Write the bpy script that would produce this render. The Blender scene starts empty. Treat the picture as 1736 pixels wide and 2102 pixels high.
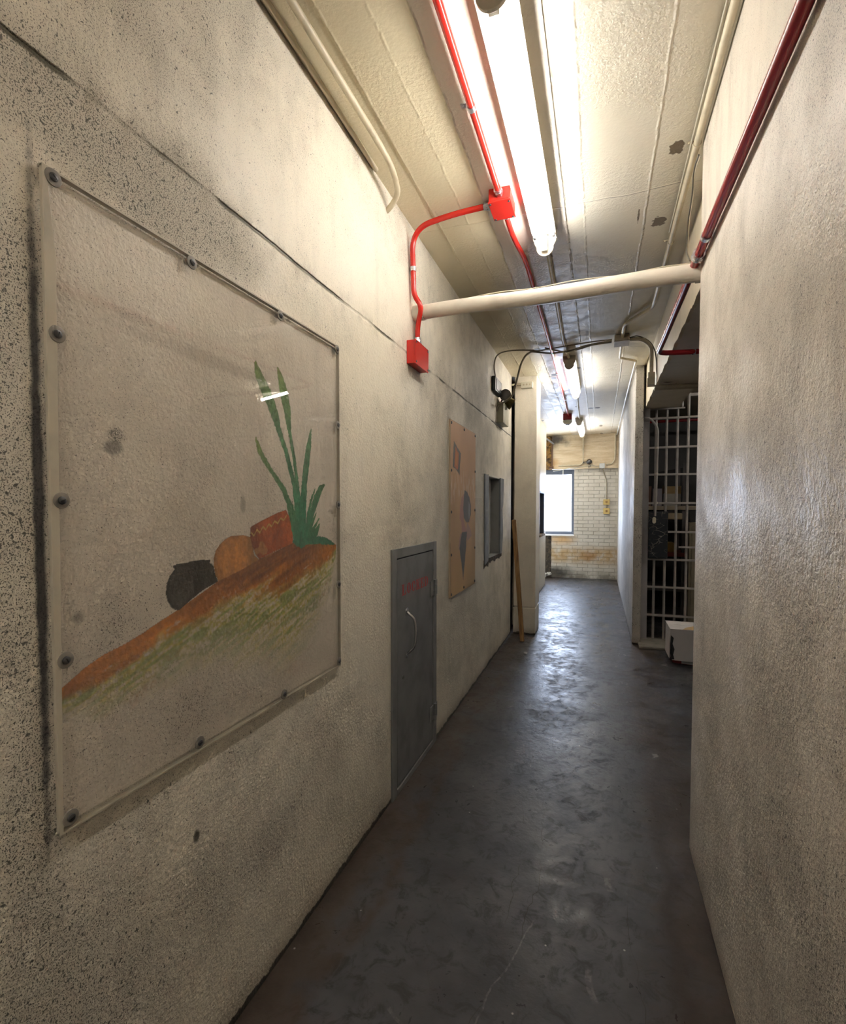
import bpy, math, random
import numpy as np
from mathutils import Vector, Matrix
random.seed(7)
C = bpy.context.scene.collection
PI = math.pi

# ---------------------------------------------------------------- camera model
F, CX, CY, ZC = 1030.3, 868.0, 1079.1, 1.45
def rotm(yaw, pitch):
    c, s = math.cos, math.sin
    Ry = np.array([[c(yaw), 0, s(yaw)], [0, 1, 0], [-s(yaw), 0, c(yaw)]])
    Rx = np.array([[1, 0, 0], [0, c(pitch), -s(pitch)], [0, s(pitch), c(pitch)]])
    return Ry @ Rx
MM = rotm(-.3375, -.0361)
def on(px, py, **k):
    """the point of the wall / ceiling plane (x=, y= or z= in metres) that the photo shows at px, py"""
    v = MM @ np.array([(px-CX)/F, (py-CY)/F, 1.])
    r = (v[0], v[2], -v[1]); a, val = list(k.items())[0]; i = 'xyz'.index(a)
    t = (val - (0, 0, ZC)[i]) / r[i]
    return Vector((r[0]*t, r[1]*t, ZC + r[2]*t))
XL, XR, TOP = -.95, .374, 2.925

cam = bpy.data.cameras.new('camera'); co = bpy.data.objects.new('camera', cam); C.objects.link(co)
cam.sensor_fit = 'VERTICAL'; cam.sensor_height = 24; cam.lens = F/2102*24
cam.shift_y = 28.1/2102; cam.clip_start = .02
cv = lambda a: Vector((a[0], a[2], -a[1]))
rx, ry, rz = cv(MM[:, 0]), -cv(MM[:, 1]), -cv(MM[:, 2])
m4 = Matrix((rx, ry, rz)).transposed().to_4x4(); m4.translation = (0, 0, ZC)
co.matrix_world = m4
bpy.context.scene.camera = co

# ---------------------------------------------------------------- node helper
class NT:
    def __init__(s, name):
        s.m = bpy.data.materials.new(name); s.m.use_nodes = True
        s.t = s.m.node_tree; s.t.nodes.clear()
        s.out = s.t.nodes.new('ShaderNodeOutputMaterial')
        s._pos = None; s.memo = {}
    def nd(s, kind, **kw):
        n = s.t.nodes.new(kind)
        for k, v in kw.items(): setattr(n, k, v)
        return n
    def put(s, sock, v):
        if v is None: return
        if isinstance(v, bpy.types.NodeSocket): s.t.links.new(v, sock)
        elif isinstance(v, (tuple, list)) and len(v) == 3 and sock.type == 'RGBA': sock.default_value = (*v, 1)
        else: sock.default_value = v
    @property
    def pos(s):
        if s._pos is None: s._pos = s.nd('ShaderNodeTexCoord').outputs['Object']
        return s._pos
    def sep(s):
        n = s.nd('ShaderNodeSeparateXYZ'); s.put(n.inputs[0], s.pos); return n.outputs
    def M(s, op, a, b=None, c=None, clamp=False):
        n = s.nd('ShaderNodeMath', operation=op); n.use_clamp = clamp
        for i, v in enumerate((a, b, c)): s.put(n.inputs[i], v)
        return n.outputs[0]
    def noise(s, scale, detail=3, rough=.55, vec=None, dist=0., stretch=None, off=None):
        key = (scale, detail, rough, dist, stretch, off)
        if vec is None and key in s.memo: return s.memo[key]
        v = vec or s.pos
        if stretch or off:
            mp = s.nd('ShaderNodeMapping'); s.put(mp.inputs[0], v)
            if stretch: mp.inputs['Scale'].default_value = stretch
            if off: mp.inputs['Location'].default_value = off
            v = mp.outputs[0]
        n = s.nd('ShaderNodeTexNoise'); s.put(n.inputs['Vector'], v)
        n.inputs['Scale'].default_value = scale; n.inputs['Detail'].default_value = detail
        n.inputs['Roughness'].default_value = rough; n.inputs['Distortion'].default_value = dist
        if vec is None: s.memo[key] = n.outputs['Fac']
        return n.outputs['Fac']
    def smooth(s, v, a, b, lo=0., hi=1.):
        n = s.nd('ShaderNodeMapRange', interpolation_type='SMOOTHSTEP')
        for i, x in enumerate((v, a, b, lo, hi)): s.put(n.inputs[i], x)
        return n.outputs[0]
    def mix(s, f, a, b, mode='MIX'):
        n = s.nd('ShaderNodeMix', data_type='RGBA', blend_type=mode)
        s.put(n.inputs[0], f); s.put(n.inputs[6], a); s.put(n.inputs[7], b)
        return n.outputs[2]
    def spot(s, p, r, wob=.5, sc=6., soft=.35):
        """blob round p (3-D, metres) with radii r and a noisy edge"""
        mp = s.nd('ShaderNodeMapping', vector_type='POINT'); s.put(mp.inputs[0], s.pos)
        mp.inputs['Location'].default_value = [-p[i]/r[i] for i in range(3)]
        mp.inputs['Scale'].default_value = [1/r[i] for i in range(3)]
        ln = s.nd('ShaderNodeVectorMath', operation='LENGTH'); s.put(ln.inputs[0], mp.outputs[0])
        d = ln.outputs['Value']
        if wob: d = s.M('ADD', d, s.M('MULTIPLY', s.M('SUBTRACT', s.noise(sc, 3), .5), wob*2))
        return s.smooth(d, 1+soft/2, max(.01, 1-soft), 0, 1)
    def add(s, *v):
        o = v[0]
        for x in v[1:]: o = s.M('ADD', o, x)
        return o
    def mul(s, a, b): return s.M('MULTIPLY', a, b)
    def bsdf(s, col, rough=.5, metal=0., spec=.5, bump=None, dist=.002, emit=None, strength=0., coat=0.):
        b = s.nd('ShaderNodeBsdfPrincipled'); s.b = b
        s.put(b.inputs['Base Color'], col); s.put(b.inputs['Roughness'], rough)
        b.inputs['Metallic'].default_value = metal
        s.put(b.inputs['Specular IOR Level'], spec)
        b.inputs['Coat Weight'].default_value = coat; b.inputs['Coat Roughness'].default_value = .15
        if emit: s.put(b.inputs['Emission Color'], emit); b.inputs['Emission Strength'].default_value = strength
        if bump is not None:
            bn = s.nd('ShaderNodeBump'); bn.inputs['Distance'].default_value = dist
            bn.inputs['Strength'].default_value = 1.; s.put(bn.inputs['Height'], bump)
            s.put(b.inputs['Normal'], bn.outputs[0])
        s.t.links.new(b.outputs[0], s.out.inputs[0])
        return s.m

MATS = {}
def plain(name, col, rough=.5, metal=0., dirt=.25, bump=.3, scale=40., spec=.5, coat=0., rvar=1.):
    if name in MATS: return MATS[name]
    n = NT(name)
    a = n.noise(scale*.25, 4); d = n.smooth(a, .45, .75, 0, dirt)
    c = n.mix(d, col, tuple(x*.45 for x in col))
    MATS[name] = n.bsdf(c, n.smooth(a, .3, .7, max(.05, rough-.07*rvar), rough+.1*rvar), metal, spec, bump=n.mul(n.noise(scale, 3), bump), dist=.002, coat=coat)
    return MATS[name]

# ---------------------------------------------------------------- surface paints
def stucco(name, base, dens=.0, spots=(), groove=False, grime=(.30, .28, .24), rough=.42, bumpd=.0035,
           marks=(), foot=True, paint=False, rub=(), dotscale=360., sk=.28, warm=None):
    """rough painted plaster with dots for black grit and painted pit shade; spots add dots, marks are scuffs and painted gap shade"""
    n = NT(name); X, Y, Z = n.sep()[0:3]
    big = n.noise(1.7, 3, .6); mid = n.noise(7, 3, .65)
    g = n.add(dens, n.mul(n.M('SUBTRACT', big, .5), 1.3), n.mul(n.M('SUBTRACT', mid, .5), .9))
    for p, r, k in spots: g = n.add(g, n.mul(n.spot(p, r, .35, 5, 1.2), k))
    g = n.M('MINIMUM', n.M('MAXIMUM', g, -.25), .85)
    dots = n.noise(dotscale, 1, .6); dots2 = n.noise(dotscale*.42, 1, .5)
    thr = n.M('SUBTRACT', .655, n.mul(g, .13))
    m1 = n.smooth(n.M('SUBTRACT', dots, thr), 0., .055)
    m2 = n.smooth(n.M('SUBTRACT', dots2, n.M('ADD', thr, .085)), 0., .05)
    col = n.mix(n.smooth(mid, .35, .7, 0, .5), base, tuple(a*b for a, b in zip(base, (.90, .89, .88))))
    if warm: col = n.mix(n.smooth(n.noise(.9, 3, off=(1, 7, 3)), .4, .65, 0, .8), col, warm)
    col = n.mix(n.smooth(g, .0, .9, 0, .38), col, grime)
    streak = n.noise(9, 3, .6, stretch=(1, 1, .16))
    col = n.mix(n.smooth(streak, .50, .76, 0, sk), col, tuple(x*.55 for x in base))
    col = n.mix(n.smooth(n.noise(11, 3, .7, stretch=(1, 1, .3)), .64, .72, 0, .55), col, tuple(min(1, x*1.12) for x in base))
    col = n.mix(n.mul(n.M('MAXIMUM', m1, m2), .82), col, (.035, .032, .028))  # dark dots colour in grit and the shade inside the pits
    h = n.add(n.mul(n.noise(95, 2, .6), .8), n.mul(n.noise(26, 2), .6))
    if groove:
        w = n.M('ABSOLUTE', n.M('SUBTRACT', Z, n.add(2.243, n.mul(n.noise(6, 3, .7), .016))))
        br = n.smooth(n.noise(2.3, 3, off=(0, 4, 0)), .40, .52)
        gm = n.mul(n.smooth(w, .009, .002), n.M('ADD', n.mul(br, .8), .2))
        halo = n.mul(n.smooth(w, .06, .0), n.smooth(n.noise(14, 4), .45, .7))
        col = n.mix(n.mul(halo, .35), col, (.22, .19, .13)); col = n.mix(n.mul(gm, .9), col, (.05, .045, .02))
        h = n.M('SUBTRACT', h, n.mul(gm, 2.2))
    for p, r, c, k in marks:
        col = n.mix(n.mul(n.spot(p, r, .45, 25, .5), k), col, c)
    if foot:
        e = n.add(.012, n.mul(n.M('SUBTRACT', n.noise(9, 5, .75), .38), .075))
        fm = n.smooth(n.M('SUBTRACT', Z, e), .004, -.004)
        col = n.mix(n.smooth(Z, .10, .0, 0, .5), col, (.20, .15, .10))
        col = n.mix(n.mul(fm, .93), col, (.02, .018, .015))
    if paint:
        at = n.nd('ShaderNodeAttribute', attribute_name='paint')
        a = n.mul(at.outputs['Alpha'], n.smooth(n.noise(120, 2), .2, .40, .86, 1.))
        pc = n.mix(n.smooth(n.noise(60, 3), .3, .7, .0, .35), at.outputs['Color'], (.04, .03, .02))
        col = n.mix(a, col, pc)
    n.bsdf(col, n.smooth(g, 0, .8, rough, rough+.25), spec=.5, bump=h, dist=bumpd)
    return n.m

def ceiling_mat():
    n = NT('ceiling_paint'); X, Y, Z = n.sep()[0:3]
    xw = n.add(X, n.mul(n.M('SUBTRACT', n.noise(7, 1), .5), .018))
    col = n.mix(n.smooth(xw, -.55, -.54), (.70, .62, .44), (.73, .67, .58))
    col = n.mix(n.smooth(xw, -.18, -.175), col, (.69, .64, .525))
    col = n.mix(n.smooth(xw, .20, .34), col, (.62, .57, .44))
    col = n.mix(n.smooth(n.noise(4, 5, .6, stretch=(1, .3, 1)), .45, .75, 0, .30), col, (.54, .48, .35))
    h = n.add(n.mul(n.noise(7, 1), .5), n.mul(n.mul(n.noise(75, 2, .6), n.smooth(n.noise(1.8, 1), .42, .58, .25, 1.)), .9))
    for s, k in ((-.806, .5), (-.66, .4), (-.545, 1.1), (-.178, .9), (-.09, .6), (.20, 1.)):
        d = n.M('ABSOLUTE', n.M('SUBTRACT', xw, s))
        rid = n.mul(n.smooth(d, .009, .0), n.smooth(n.noise(30, 1), .35, .6, .2, 1.2))
        h = n.add(h, n.mul(rid, .7*k))
        col = n.mix(n.mul(n.smooth(d, .003, 0), .18*k), col, (.25, .21, .13))
    for s in (2.62, 6.1, 6.9, 8.3):
        d = n.M('ABSOLUTE', n.M('SUBTRACT', n.add(Y, n.mul(n.noise(7, 1), .04)), s))
        h = n.add(h, n.mul(n.smooth(d, .008, 0), .8))
    for (px, py, a, b) in ((1388, 305, .030, .040), (1352, 455, .034, .045), (1310, 445, .006, .07)):
        p = on(px, py, z=TOP); m = n.spot(p, (a, b, .2), .9, 26, .10)
        col = n.mix(m, col, (.16, .12, .07))
    for (px, py, a, b) in ((1137, 769, .035, .05), (1136, 776, .03, .04), (1143, 810, .03, .05), (1142, 843, .03, .07), (1213, 838, .04, .06), (1226, 837, .04, .06),
                           (1110, 716, .07, .035), (1112, 864, .04, .05), (1186, 755, .03, .04), (1233, 874, .03, .10), (1234, 890, .03, .10)):
        p = on(px, py, z=TOP); m = n.spot(p, (a, b, .2), .3, 30, .2)
        col = n.mix(n.mul(m, .95), col, (.04, .035, .03))
    p = on(1135, 898, z=TOP); m = n.spot(p, (.28, .5, .3), .6, 9, .9)
    col = n.mix(n.mul(m, .95), col, (.05, .04, .03))
    y = n.smooth(Y, 8.6, 10.6, 0, .55); col = n.mix(n.mul(y, n.smooth(n.noise(3, 4), .3, .6)), col, (.56, .40, .20))
    n.bsdf(col, n.smooth(n.noise(12, 3), .3, .7, .36, .54), spec=.5, bump=h, dist=.004)
    return n.m

def floor_mat():
    n = NT('floor_paint'); X, Y, Z = n.sep()[0:3]
    a = n.noise(2.2, 4, .65); b = n.noise(13, 4, .7, dist=.8)
    col = n.mix(n.smooth(a, .35, .68), (.042, .042, .046), (.076, .076, .081))
    col = n.mix(n.smooth(b, .50, .66, 0, .8), col, (.028, .026, .025))
    col = n.mix(n.smooth(n.noise(60, 3, .6), .6, .75, 0, .5), col, (.036, .034, .032))
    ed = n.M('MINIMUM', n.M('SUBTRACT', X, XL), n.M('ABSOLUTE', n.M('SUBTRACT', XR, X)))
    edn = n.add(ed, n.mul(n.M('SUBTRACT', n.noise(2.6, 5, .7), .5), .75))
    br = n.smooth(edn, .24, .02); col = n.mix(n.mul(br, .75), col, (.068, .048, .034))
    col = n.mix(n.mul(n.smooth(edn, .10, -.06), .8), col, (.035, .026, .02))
    rib = n.M('ABSOLUTE', n.M('SUBTRACT', X, n.add(-.79, n.mul(n.M('SUBTRACT', n.noise(1.4, 4, .6), .5), .45))))
    col = n.mix(n.mul(n.smooth(rib, .055, .0), n.smooth(n.noise(8, 4), .35, .6, .15, .75)), col, (.055, .036, .025))
    rib = n.M('ABSOLUTE', n.M('SUBTRACT', X, n.add(.27, n.mul(n.M('SUBTRACT', n.noise(1.7, 4, .6, off=(3, 3, 0)), .5), .35))))
    col = n.mix(n.mul(n.smooth(rib, .06, .0), n.smooth(Y, 3.4, 2.4, 0, .75)), col, (.032, .022, .017))
    h = n.add(n.mul(n.noise(45, 2, .65), .45), n.mul(n.noise(6, 2), .9))
    for x0, k, o in ((-.225, .5, (0, 0, 0)), (.155, .6, (4, 1, 0)), (-.31, .35, (2, 8, 0))):
        wx = n.add(x0, n.mul(n.M('SUBTRACT', n.noise(.9, 5, .62, off=o), .5), .34))
        d = n.M('ABSOLUTE', n.M('SUBTRACT', X, wx)); cm = n.mul(n.smooth(d, .0022, .0004), n.smooth(n.noise(2.1, 1), .44, .56))
        col = n.mix(n.mul(cm, .85), col, (.03, .022, .018))
    vo = n.nd('ShaderNodeTexVoronoi'); n.put(vo.inputs['Vector'], n.nd('ShaderNodeMapping').outputs[0])
    mp = vo.inputs['Vector'].links[0].from_node; n.put(mp.inputs[0], n.pos); mp.inputs['Scale'].default_value = (1, .8, 1)
    vo.inputs['Scale'].default_value = 2.3
    vd = n.add(vo.outputs['Distance'], n.mul(n.M('SUBTRACT', n.noise(28, 4, .7), .5), .22))
    chip = n.smooth(vd, .062, .045); col = n.mix(n.mul(chip, .8), col, (.30, .285, .26))
    vo2 = n.nd('ShaderNodeTexVoronoi'); n.put(vo2.inputs['Vector'], n.pos); vo2.inputs['Scale'].default_value = 9
    d2 = n.smooth(vo2.outputs['Distance'], .045, .02); col = n.mix(n.mul(d2, .7), col, (.42, .40, .37))
    # long pale scrapes of bare concrete
    for p, q, r in (((-.60, .95), (-.36, .75), .014), ((-.56, 1.30), (-.36, 1.18), .006), ((-.40, 1.00), (-.20, 1.75), .0035), ((-.02, 1.62), (.01, 1.50), .012), ((.045, 2.05), (.06, 1.97), .016)):
        L = math.hypot(q[0]-p[0], q[1]-p[1]); ux, uy = (q[0]-p[0])/L, (q[1]-p[1])/L
        dx = n.M('SUBTRACT', X, p[0]); dy = n.M('SUBTRACT', Y, p[1])
        t = n.add(n.mul(dx, ux), n.mul(dy, uy)); s_ = n.M('ABSOLUTE', n.add(n.mul(dx, -uy), n.mul(dy, ux), n.mul(n.M('SUBTRACT', n.noise(5, 4), .5), .06)))
        k = n.mul(n.mul(n.smooth(s_, r, r*.6), n.smooth(t, 0, .01)), n.smooth(t, L, L-.01))
        col = n.mix(n.mul(k, n.smooth(n.noise(40, 3), .4, .6, .03, .22)), col, (.30, .29, .28))
    # pale dusty strip by the far walls
    n.bsdf(col, n.M('ADD', n.smooth(b, .35, .7, .27, .46), n.smooth(n.noise(3.1, 5, .7, off=(2, 2, 2)), .42, .60, 0, .14)), spec=.32, bump=h, dist=.0022)
    return n.m

def brick_mat():
    n = NT('painted_brick'); X, Y, Z = n.sep()[0:3]
    cb = n.nd('ShaderNodeCombineXYZ'); n.put(cb.inputs[0], n.add(X, n.mul(n.noise(10, 3), .006))); n.put(cb.inputs[1], n.add(Z, n.mul(n.noise(7, 3), .010)))
    bt = n.nd('ShaderNodeTexBrick'); n.put(bt.inputs['Vector'], cb.outputs[0])
    bt.inputs['Scale'].default_value = 1.; bt.inputs['Brick Width'].default_value = .205; bt.inputs['Row Height'].default_value = .075
    bt.inputs['Mortar Size'].default_value = .0065; bt.inputs['Mortar Smooth'].default_value = .6
    f = bt.outputs['Fac']
    col = n.mix(n.smooth(n.noise(5, 4), .35, .7), (.56, .52, .45), (.62, .585, .52))
    mk = n.mul(f, n.smooth(n.noise(6, 4), .38, .66, .06, .60))
    col = n.mix(mk, col, (.26, .22, .16))
    nz = n.noise(4, 5, .65)
    yel = n.mul(n.smooth(n.M('ABSOLUTE', n.M('SUBTRACT', Z, .47)), .26, .05), n.smooth(nz, .30, .58))
    col = n.mix(n.mul(yel, .80), col, (.42, .25, .075))
    s1 = n.spot((-.18, 10.75, .46), (.17, .5, .12), .5, 6, .9); col = n.mix(n.mul(s1, .6), col, (.33, .14, .03))
    s2 = n.spot((-.72, 10.75, .80), (.30, .5, .13), .4, 5, .9); col = n.mix(n.mul(s2, .75), col, (.50, .28, .08))
    s3 = n.spot((-.80, 10.75, .08), (.30, .5, .16), .6, 6, .8); col = n.mix(n.mul(s3, .95), col, (.035, .03, .025))
    dk = n.mul(n.smooth(Z, .22, .0), n.smooth(nz, .38, .55)); col = n.mix(n.mul(dk, .7), col, (.13, .11, .08))
    tp = n.mul(n.smooth(Z, 2.0, 2.25), n.smooth(n.noise(9, 4), .4, .6)); col = n.mix(n.mul(tp, .5), col, (.30, .26, .20))
    n.bsdf(col, .45, bump=n.add(n.mul(f, -1.4), n.mul(n.noise(30, 3), .4)), dist=.006)
    return n.m

def board_mat():
    n = NT('painted_beam'); X, Y, Z = n.sep()[0:3]
    col = n.mix(n.smooth(n.noise(6, 5, .65, stretch=(.4, 1, 2.5)), .35, .7), (.64, .53, .37), (.50, .38, .23))
    for z in (2.46, 2.62, 2.78):
        col = n.mix(n.smooth(n.M('ABSOLUTE', n.M('SUBTRACT', n.add(Z, n.mul(n.noise(8, 3), .01)), z)), .006, 0, 0, .3), col, (.25, .18, .10))
    s = n.spot((-.93, 10.7, 2.85), (.34, .6, .16), .7, 8, .9); col = n.mix(n.mul(s, .95), col, (.035, .03, .025))
    s = n.spot((-.93, 10.7, 2.36), (.16, .6, .12), .4, 8, .9); col = n.mix(n.mul(s, .7), col, (.45, .22, .05))
    n.bsdf(col, .5, bump=n.add(n.noise(35, 3), n.mul(n.noise(8, 3, stretch=(.4, 1, 3)), .8)), dist=.004)
    return n.m

def bare_mat(name, a, b):
    n = NT(name); z = n.noise(14, 6, .75, dist=.5)
    c = n.mix(n.smooth(z, .38, .62), a, b); c = n.mix(n.smooth(n.noise(45, 3), .62, .72, 0, .7), c, (.35, .32, .28))
    n.bsdf(c, .85, bump=z, dist=.03); return n.m

def emit_mat(name, col, st):
    n = NT(name); e = n.nd('ShaderNodeEmission'); n.put(e.inputs[0], col); e.inputs[1].default_value = st
    n.t.links.new(e.outputs[0], n.out.inputs[0]); return n.m

def clear_mat(name, tint, ior=1.49, rough=.0, film=None):
    n = NT(name); tr = n.nd('ShaderNodeBsdfTransparent'); n.put(tr.inputs[0], tint)
    gl = n.nd('ShaderNodeBsdfGlossy'); gl.inputs['Roughness'].default_value = rough
    lw_ = n.nd('ShaderNodeLayerWeight'); lw_.inputs[0].default_value = .5
    fr = n.add(n.mul(n.M('POWER', lw_.outputs['Facing'], 5.), .95), .04)
    mx = n.nd('ShaderNodeMixShader'); n.put(mx.inputs[0], fr)
    n.t.links.new(tr.outputs[0], mx.inputs[1]); n.t.links.new(gl.outputs[0], mx.inputs[2])
    o = mx.outputs[0]
    if film:
        df = n.nd('ShaderNodeBsdfDiffuse'); n.put(df.inputs[0], film)
        m2 = n.nd('ShaderNodeMixShader'); n.put(m2.inputs[0], n.smooth(n.noise(2.5, 4), .3, .8, .03, .12))
        n.t.links.new(o, m2.inputs[1]); n.t.links.new(df.outputs[0], m2.inputs[2]); o = m2.outputs[0]
    n.t.links.new(o, n.out.inputs[0]); return n.m

# ---------------------------------------------------------------- mesh helper
def frame_of(d):
    d = d.normalized(); a = Vector((0, 0, 1)) if abs(d.z) < .9 else Vector((1, 0, 0))
    u = d.cross(a).normalized(); return u, d.cross(u).normalized()
class MB:
    def __init__(s): s.v = []; s.f = []
    def q(s, vs, fs):
        b = len(s.v); s.v += [tuple(x) for x in vs]; s.f += [tuple(b+i for i in f) for f in fs]; return s
    def box(s, x0, y0, z0, x1, y1, z1):
        x0, x1 = min(x0, x1), max(x0, x1); y0, y1 = min(y0, y1), max(y0, y1); z0, z1 = min(z0, z1), max(z0, z1)
        return s.q([(x0,y0,z0),(x1,y0,z0),(x1,y1,z0),(x0,y1,z0),(x0,y0,z1),(x1,y0,z1),(x1,y1,z1),(x0,y1,z1)],
                   [(0,3,2,1),(4,5,6,7),(0,1,5,4),(1,2,6,5),(2,3,7,6),(3,0,4,7)])
    def obox(s, c, ax, ay, az):
        c = Vector(c); ax, ay, az = Vector(ax), Vector(ay), Vector(az)
        vs = [c+i*ax+j*ay+k*az for k in (-1, 1) for j, i in ((-1,-1),(-1,1),(1,1),(1,-1))]
        return s.q(vs, [(0,3,2,1),(4,5,6,7),(0,1,5,4),(1,2,6,5),(2,3,7,6),(3,0,4,7)])
    def tube(s, pts, r, n=12, cap=True):
        pts = [Vector(p) for p in pts]; rr = r if isinstance(r, (list, tuple)) else [r]*len(pts)
        b = len(s.v); u = None
        for i, p in enumerate(pts):
            d = (pts[min(i+1, len(pts)-1)] - pts[max(i-1, 0)]).normalized()
            if u is None: u, w = frame_of(d)
            else: u = (u - d*u.dot(d)).normalized(); w = d.cross(u).normalized()
            for k in range(n):
                a = 2*PI*k/n; s.v.append(tuple(p + (u*math.cos(a)+w*math.sin(a))*rr[i]))
        for i in range(len(pts)-1):
            for k in range(n):
                s.f.append((b+i*n+k, b+i*n+(k+1)%n, b+(i+1)*n+(k+1)%n, b+(i+1)*n+k))
        if cap:
            s.f.append(tuple(b+k for k in range(n))[::-1]); e = b+(len(pts)-1)*n; s.f.append(tuple(e+k for k in range(n)))
        return s
    def cyl(s, p, q, r, n=20, r2=None): return s.tube([p, q], [r, r if r2 is None else r2], n)
    def prism(s, poly, d):
        """poly: 3-D points in a plane, d: extrusion vector"""
        n = len(poly); d = Vector(d); a = [Vector(p) for p in poly]
        return s.q(a + [p+d for p in a], [tuple(range(n))[::-1], tuple(range(n, 2*n))] + [(i, (i+1) % n, n+(i+1) % n, n+i) for i in range(n)])
    def lathe(s, c, axis, prof, n=24):
        """prof: (distance along axis, radius)"""
        c, axis = Vector(c), Vector(axis).normalized()
        u, w = frame_of(axis); b = len(s.v)
        for t, r in prof:
            for k in range(n):
                a = 2*PI*k/n; s.v.append(tuple(c+axis*t+(u*math.cos(a)+w*math.sin(a))*max(r, 1e-4)))
        for i in range(len(prof)-1):
            for k in range(n): s.f.append((b+i*n+k, b+i*n+(k+1)%n, b+(i+1)*n+(k+1)%n, b+(i+1)*n+k))
        s.f.append(tuple(b+k for k in range(n))[::-1]); e = b+(len(prof)-1)*n; s.f.append(tuple(e+k for k in range(n)))
        return s
    def build(s, name, mat, parent=None, smooth=False, bevel=0., seg=2):
        me = bpy.data.meshes.new(name); me.from_pydata(s.v, [], s.f); me.update()
        import bmesh
        bm = bmesh.new(); bm.from_mesh(me); bmesh.ops.recalc_face_normals(bm, faces=bm.faces); bm.to_mesh(me); bm.free()
        me.materials.append(mat)
        o = bpy.data.objects.new(name, me); C.objects.link(o)
        if smooth:
            me.polygons.foreach_set('use_smooth', [True]*len(me.polygons))
            if hasattr(me, 'set_sharp_from_angle'): me.set_sharp_from_angle(angle=math.radians(40))
        if bevel:
            b = o.modifiers.new('bevel', 'BEVEL'); b.width = bevel; b.segments = seg; b.limit_method = 'ANGLE'
        if parent:
            o.parent = parent; o.matrix_parent_inverse = Matrix.Translation(-parent.location)
        return o
def path(pts, rad=.05, seg=8):
    """polyline with rounded corners"""
    P = [Vector(p) for p in pts]; out = [P[0]]
    for i in range(1, len(P)-1):
        a, b, c = P[i-1], P[i], P[i+1]; r = min(rad, (a-b).length*.49, (c-b).length*.49)
        s, e = b+(a-b).normalized()*r, b+(c-b).normalized()*r
        for k in range(seg+1):
            t = k/seg; out.append(s*(1-t)**2 + b*2*t*(1-t) + e*t*t)
    return out + [P[-1]]
def curve(pts, n=8):
    """smooth curve through the points"""
    P = [Vector(p) for p in pts]; P = [P[0]*2-P[1]] + P + [P[-1]*2-P[-2]]; out = []
    for i in range(1, len(P)-2):
        a, b, c, d = P[i-1:i+3]
        for k in range(n):
            t = k/n; out.append(.5*((2*b)+(c-a)*t+(2*a-5*b+4*c-d)*t*t+(3*b-a-3*c+d)*t**3))
    return out + [P[-2]]

def tag(o, label=None, cat=None, group=None, kind=None):
    for k, v in (('label', label), ('category', cat), ('group', group), ('kind', kind)):
        if v: o[k] = v
    return o
def thing(name, loc, label, cat, group=None):
    o = bpy.data.objects.new(name, None); C.objects.link(o); o.location = loc; o.empty_display_size = .05
    return tag(o, label, cat, group)
def struct(name, mb, mat, **k): return tag(mb.build(name, mat, **k), kind='structure')

def wall_holes(axis, front, back, a0, a1, z0, z1, holes):
    """wall slab with rectangular holes; axis 'x': face at x=front, runs along y; axis 'y': face at y=front, runs along x"""
    A = sorted({a0, a1, *[h[0] for h in holes], *[h[1] for h in holes]}); Z = sorted({z0, z1, *[h[2] for h in holes], *[h[3] for h in holes]})
    mb = MB(); P = (lambda a, d, z: (d, a, z)) if axis == 'x' else (lambda a, d, z: (a, d, z))
    solid = lambda i, j: 0 <= i < len(A)-1 and 0 <= j < len(Z)-1 and not any(h[0] <= A[i] and A[i+1] <= h[1] and h[2] <= Z[j] and Z[j+1] <= h[3] for h in holes)
    idx = {}
    def V(i, j, d):
        k = (i, j, d)
        if k not in idx: idx[k] = len(mb.v); mb.v.append(P(A[i], d, Z[j]))
        return idx[k]
    for i in range(len(A)-1):
        for j in range(len(Z)-1):
            if not solid(i, j): continue
            for d in (front, back): mb.f.append((V(i,j,d), V(i+1,j,d), V(i+1,j+1,d), V(i,j+1,d)))
            for (di, dj, e) in ((-1,0,((i,j),(i,j+1))), (1,0,((i+1,j),(i+1,j+1))), (0,-1,((i,j),(i+1,j))), (0,1,((i,j+1),(i+1,j+1)))):
                if not solid(i+di, j+dj):
                    (p, q), (r, t) = e; mb.f.append((V(p,q,front), V(r,t,front), V(r,t,back), V(p,q,back)))
    return mb

# ================================================================ MATERIALS
CREAM = (.76, .70, .585)
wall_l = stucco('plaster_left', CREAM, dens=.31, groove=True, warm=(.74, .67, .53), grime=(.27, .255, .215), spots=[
    ((XL, .50, 1.62), (.3, .14, .45), .55), ((XL, .60, 1.0), (.3, .05, .6), .5), ((XL, .95, 2.17), (.3, .35, .12), .95), ((XL, .35, 2.3), (.3, .35, .3), .5),
    ((XL, 3.0, 2.2), (.3, .7, .15), .35), ((XL, .3, .45), (.3, .6, .28), .45), ((XL, 1.0, .45), (.3, .7, .14), .35), ((XL, 4.2, 2.25), (.3, .7, .3), .45), ((XL, 2.0, 2.4), (.3, .7, .4), -.35),
    ((XL, 2.0, 1.2), (.3, .2, .8), -.35)],
    marks=[((XL, .623, 1.45), (.3, .011, .66), (.03, .03, .035), .9), ((XL, 1.42, .52), (.3, .022, .05), (.62, .58, .48), .7), ((XL, 1.47, .55), (.3, .03, .04), (.62, .58, .48), .4),  # first mark paints the gap shadow along the clear panel's left edge
           ((XL, .98, .62), (.3, .012, .018), (.03, .03, .02), .9), ((XL, 3.6, 1.2), (.3, .9, .9), (.50, .48, .43), .25)])
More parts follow.
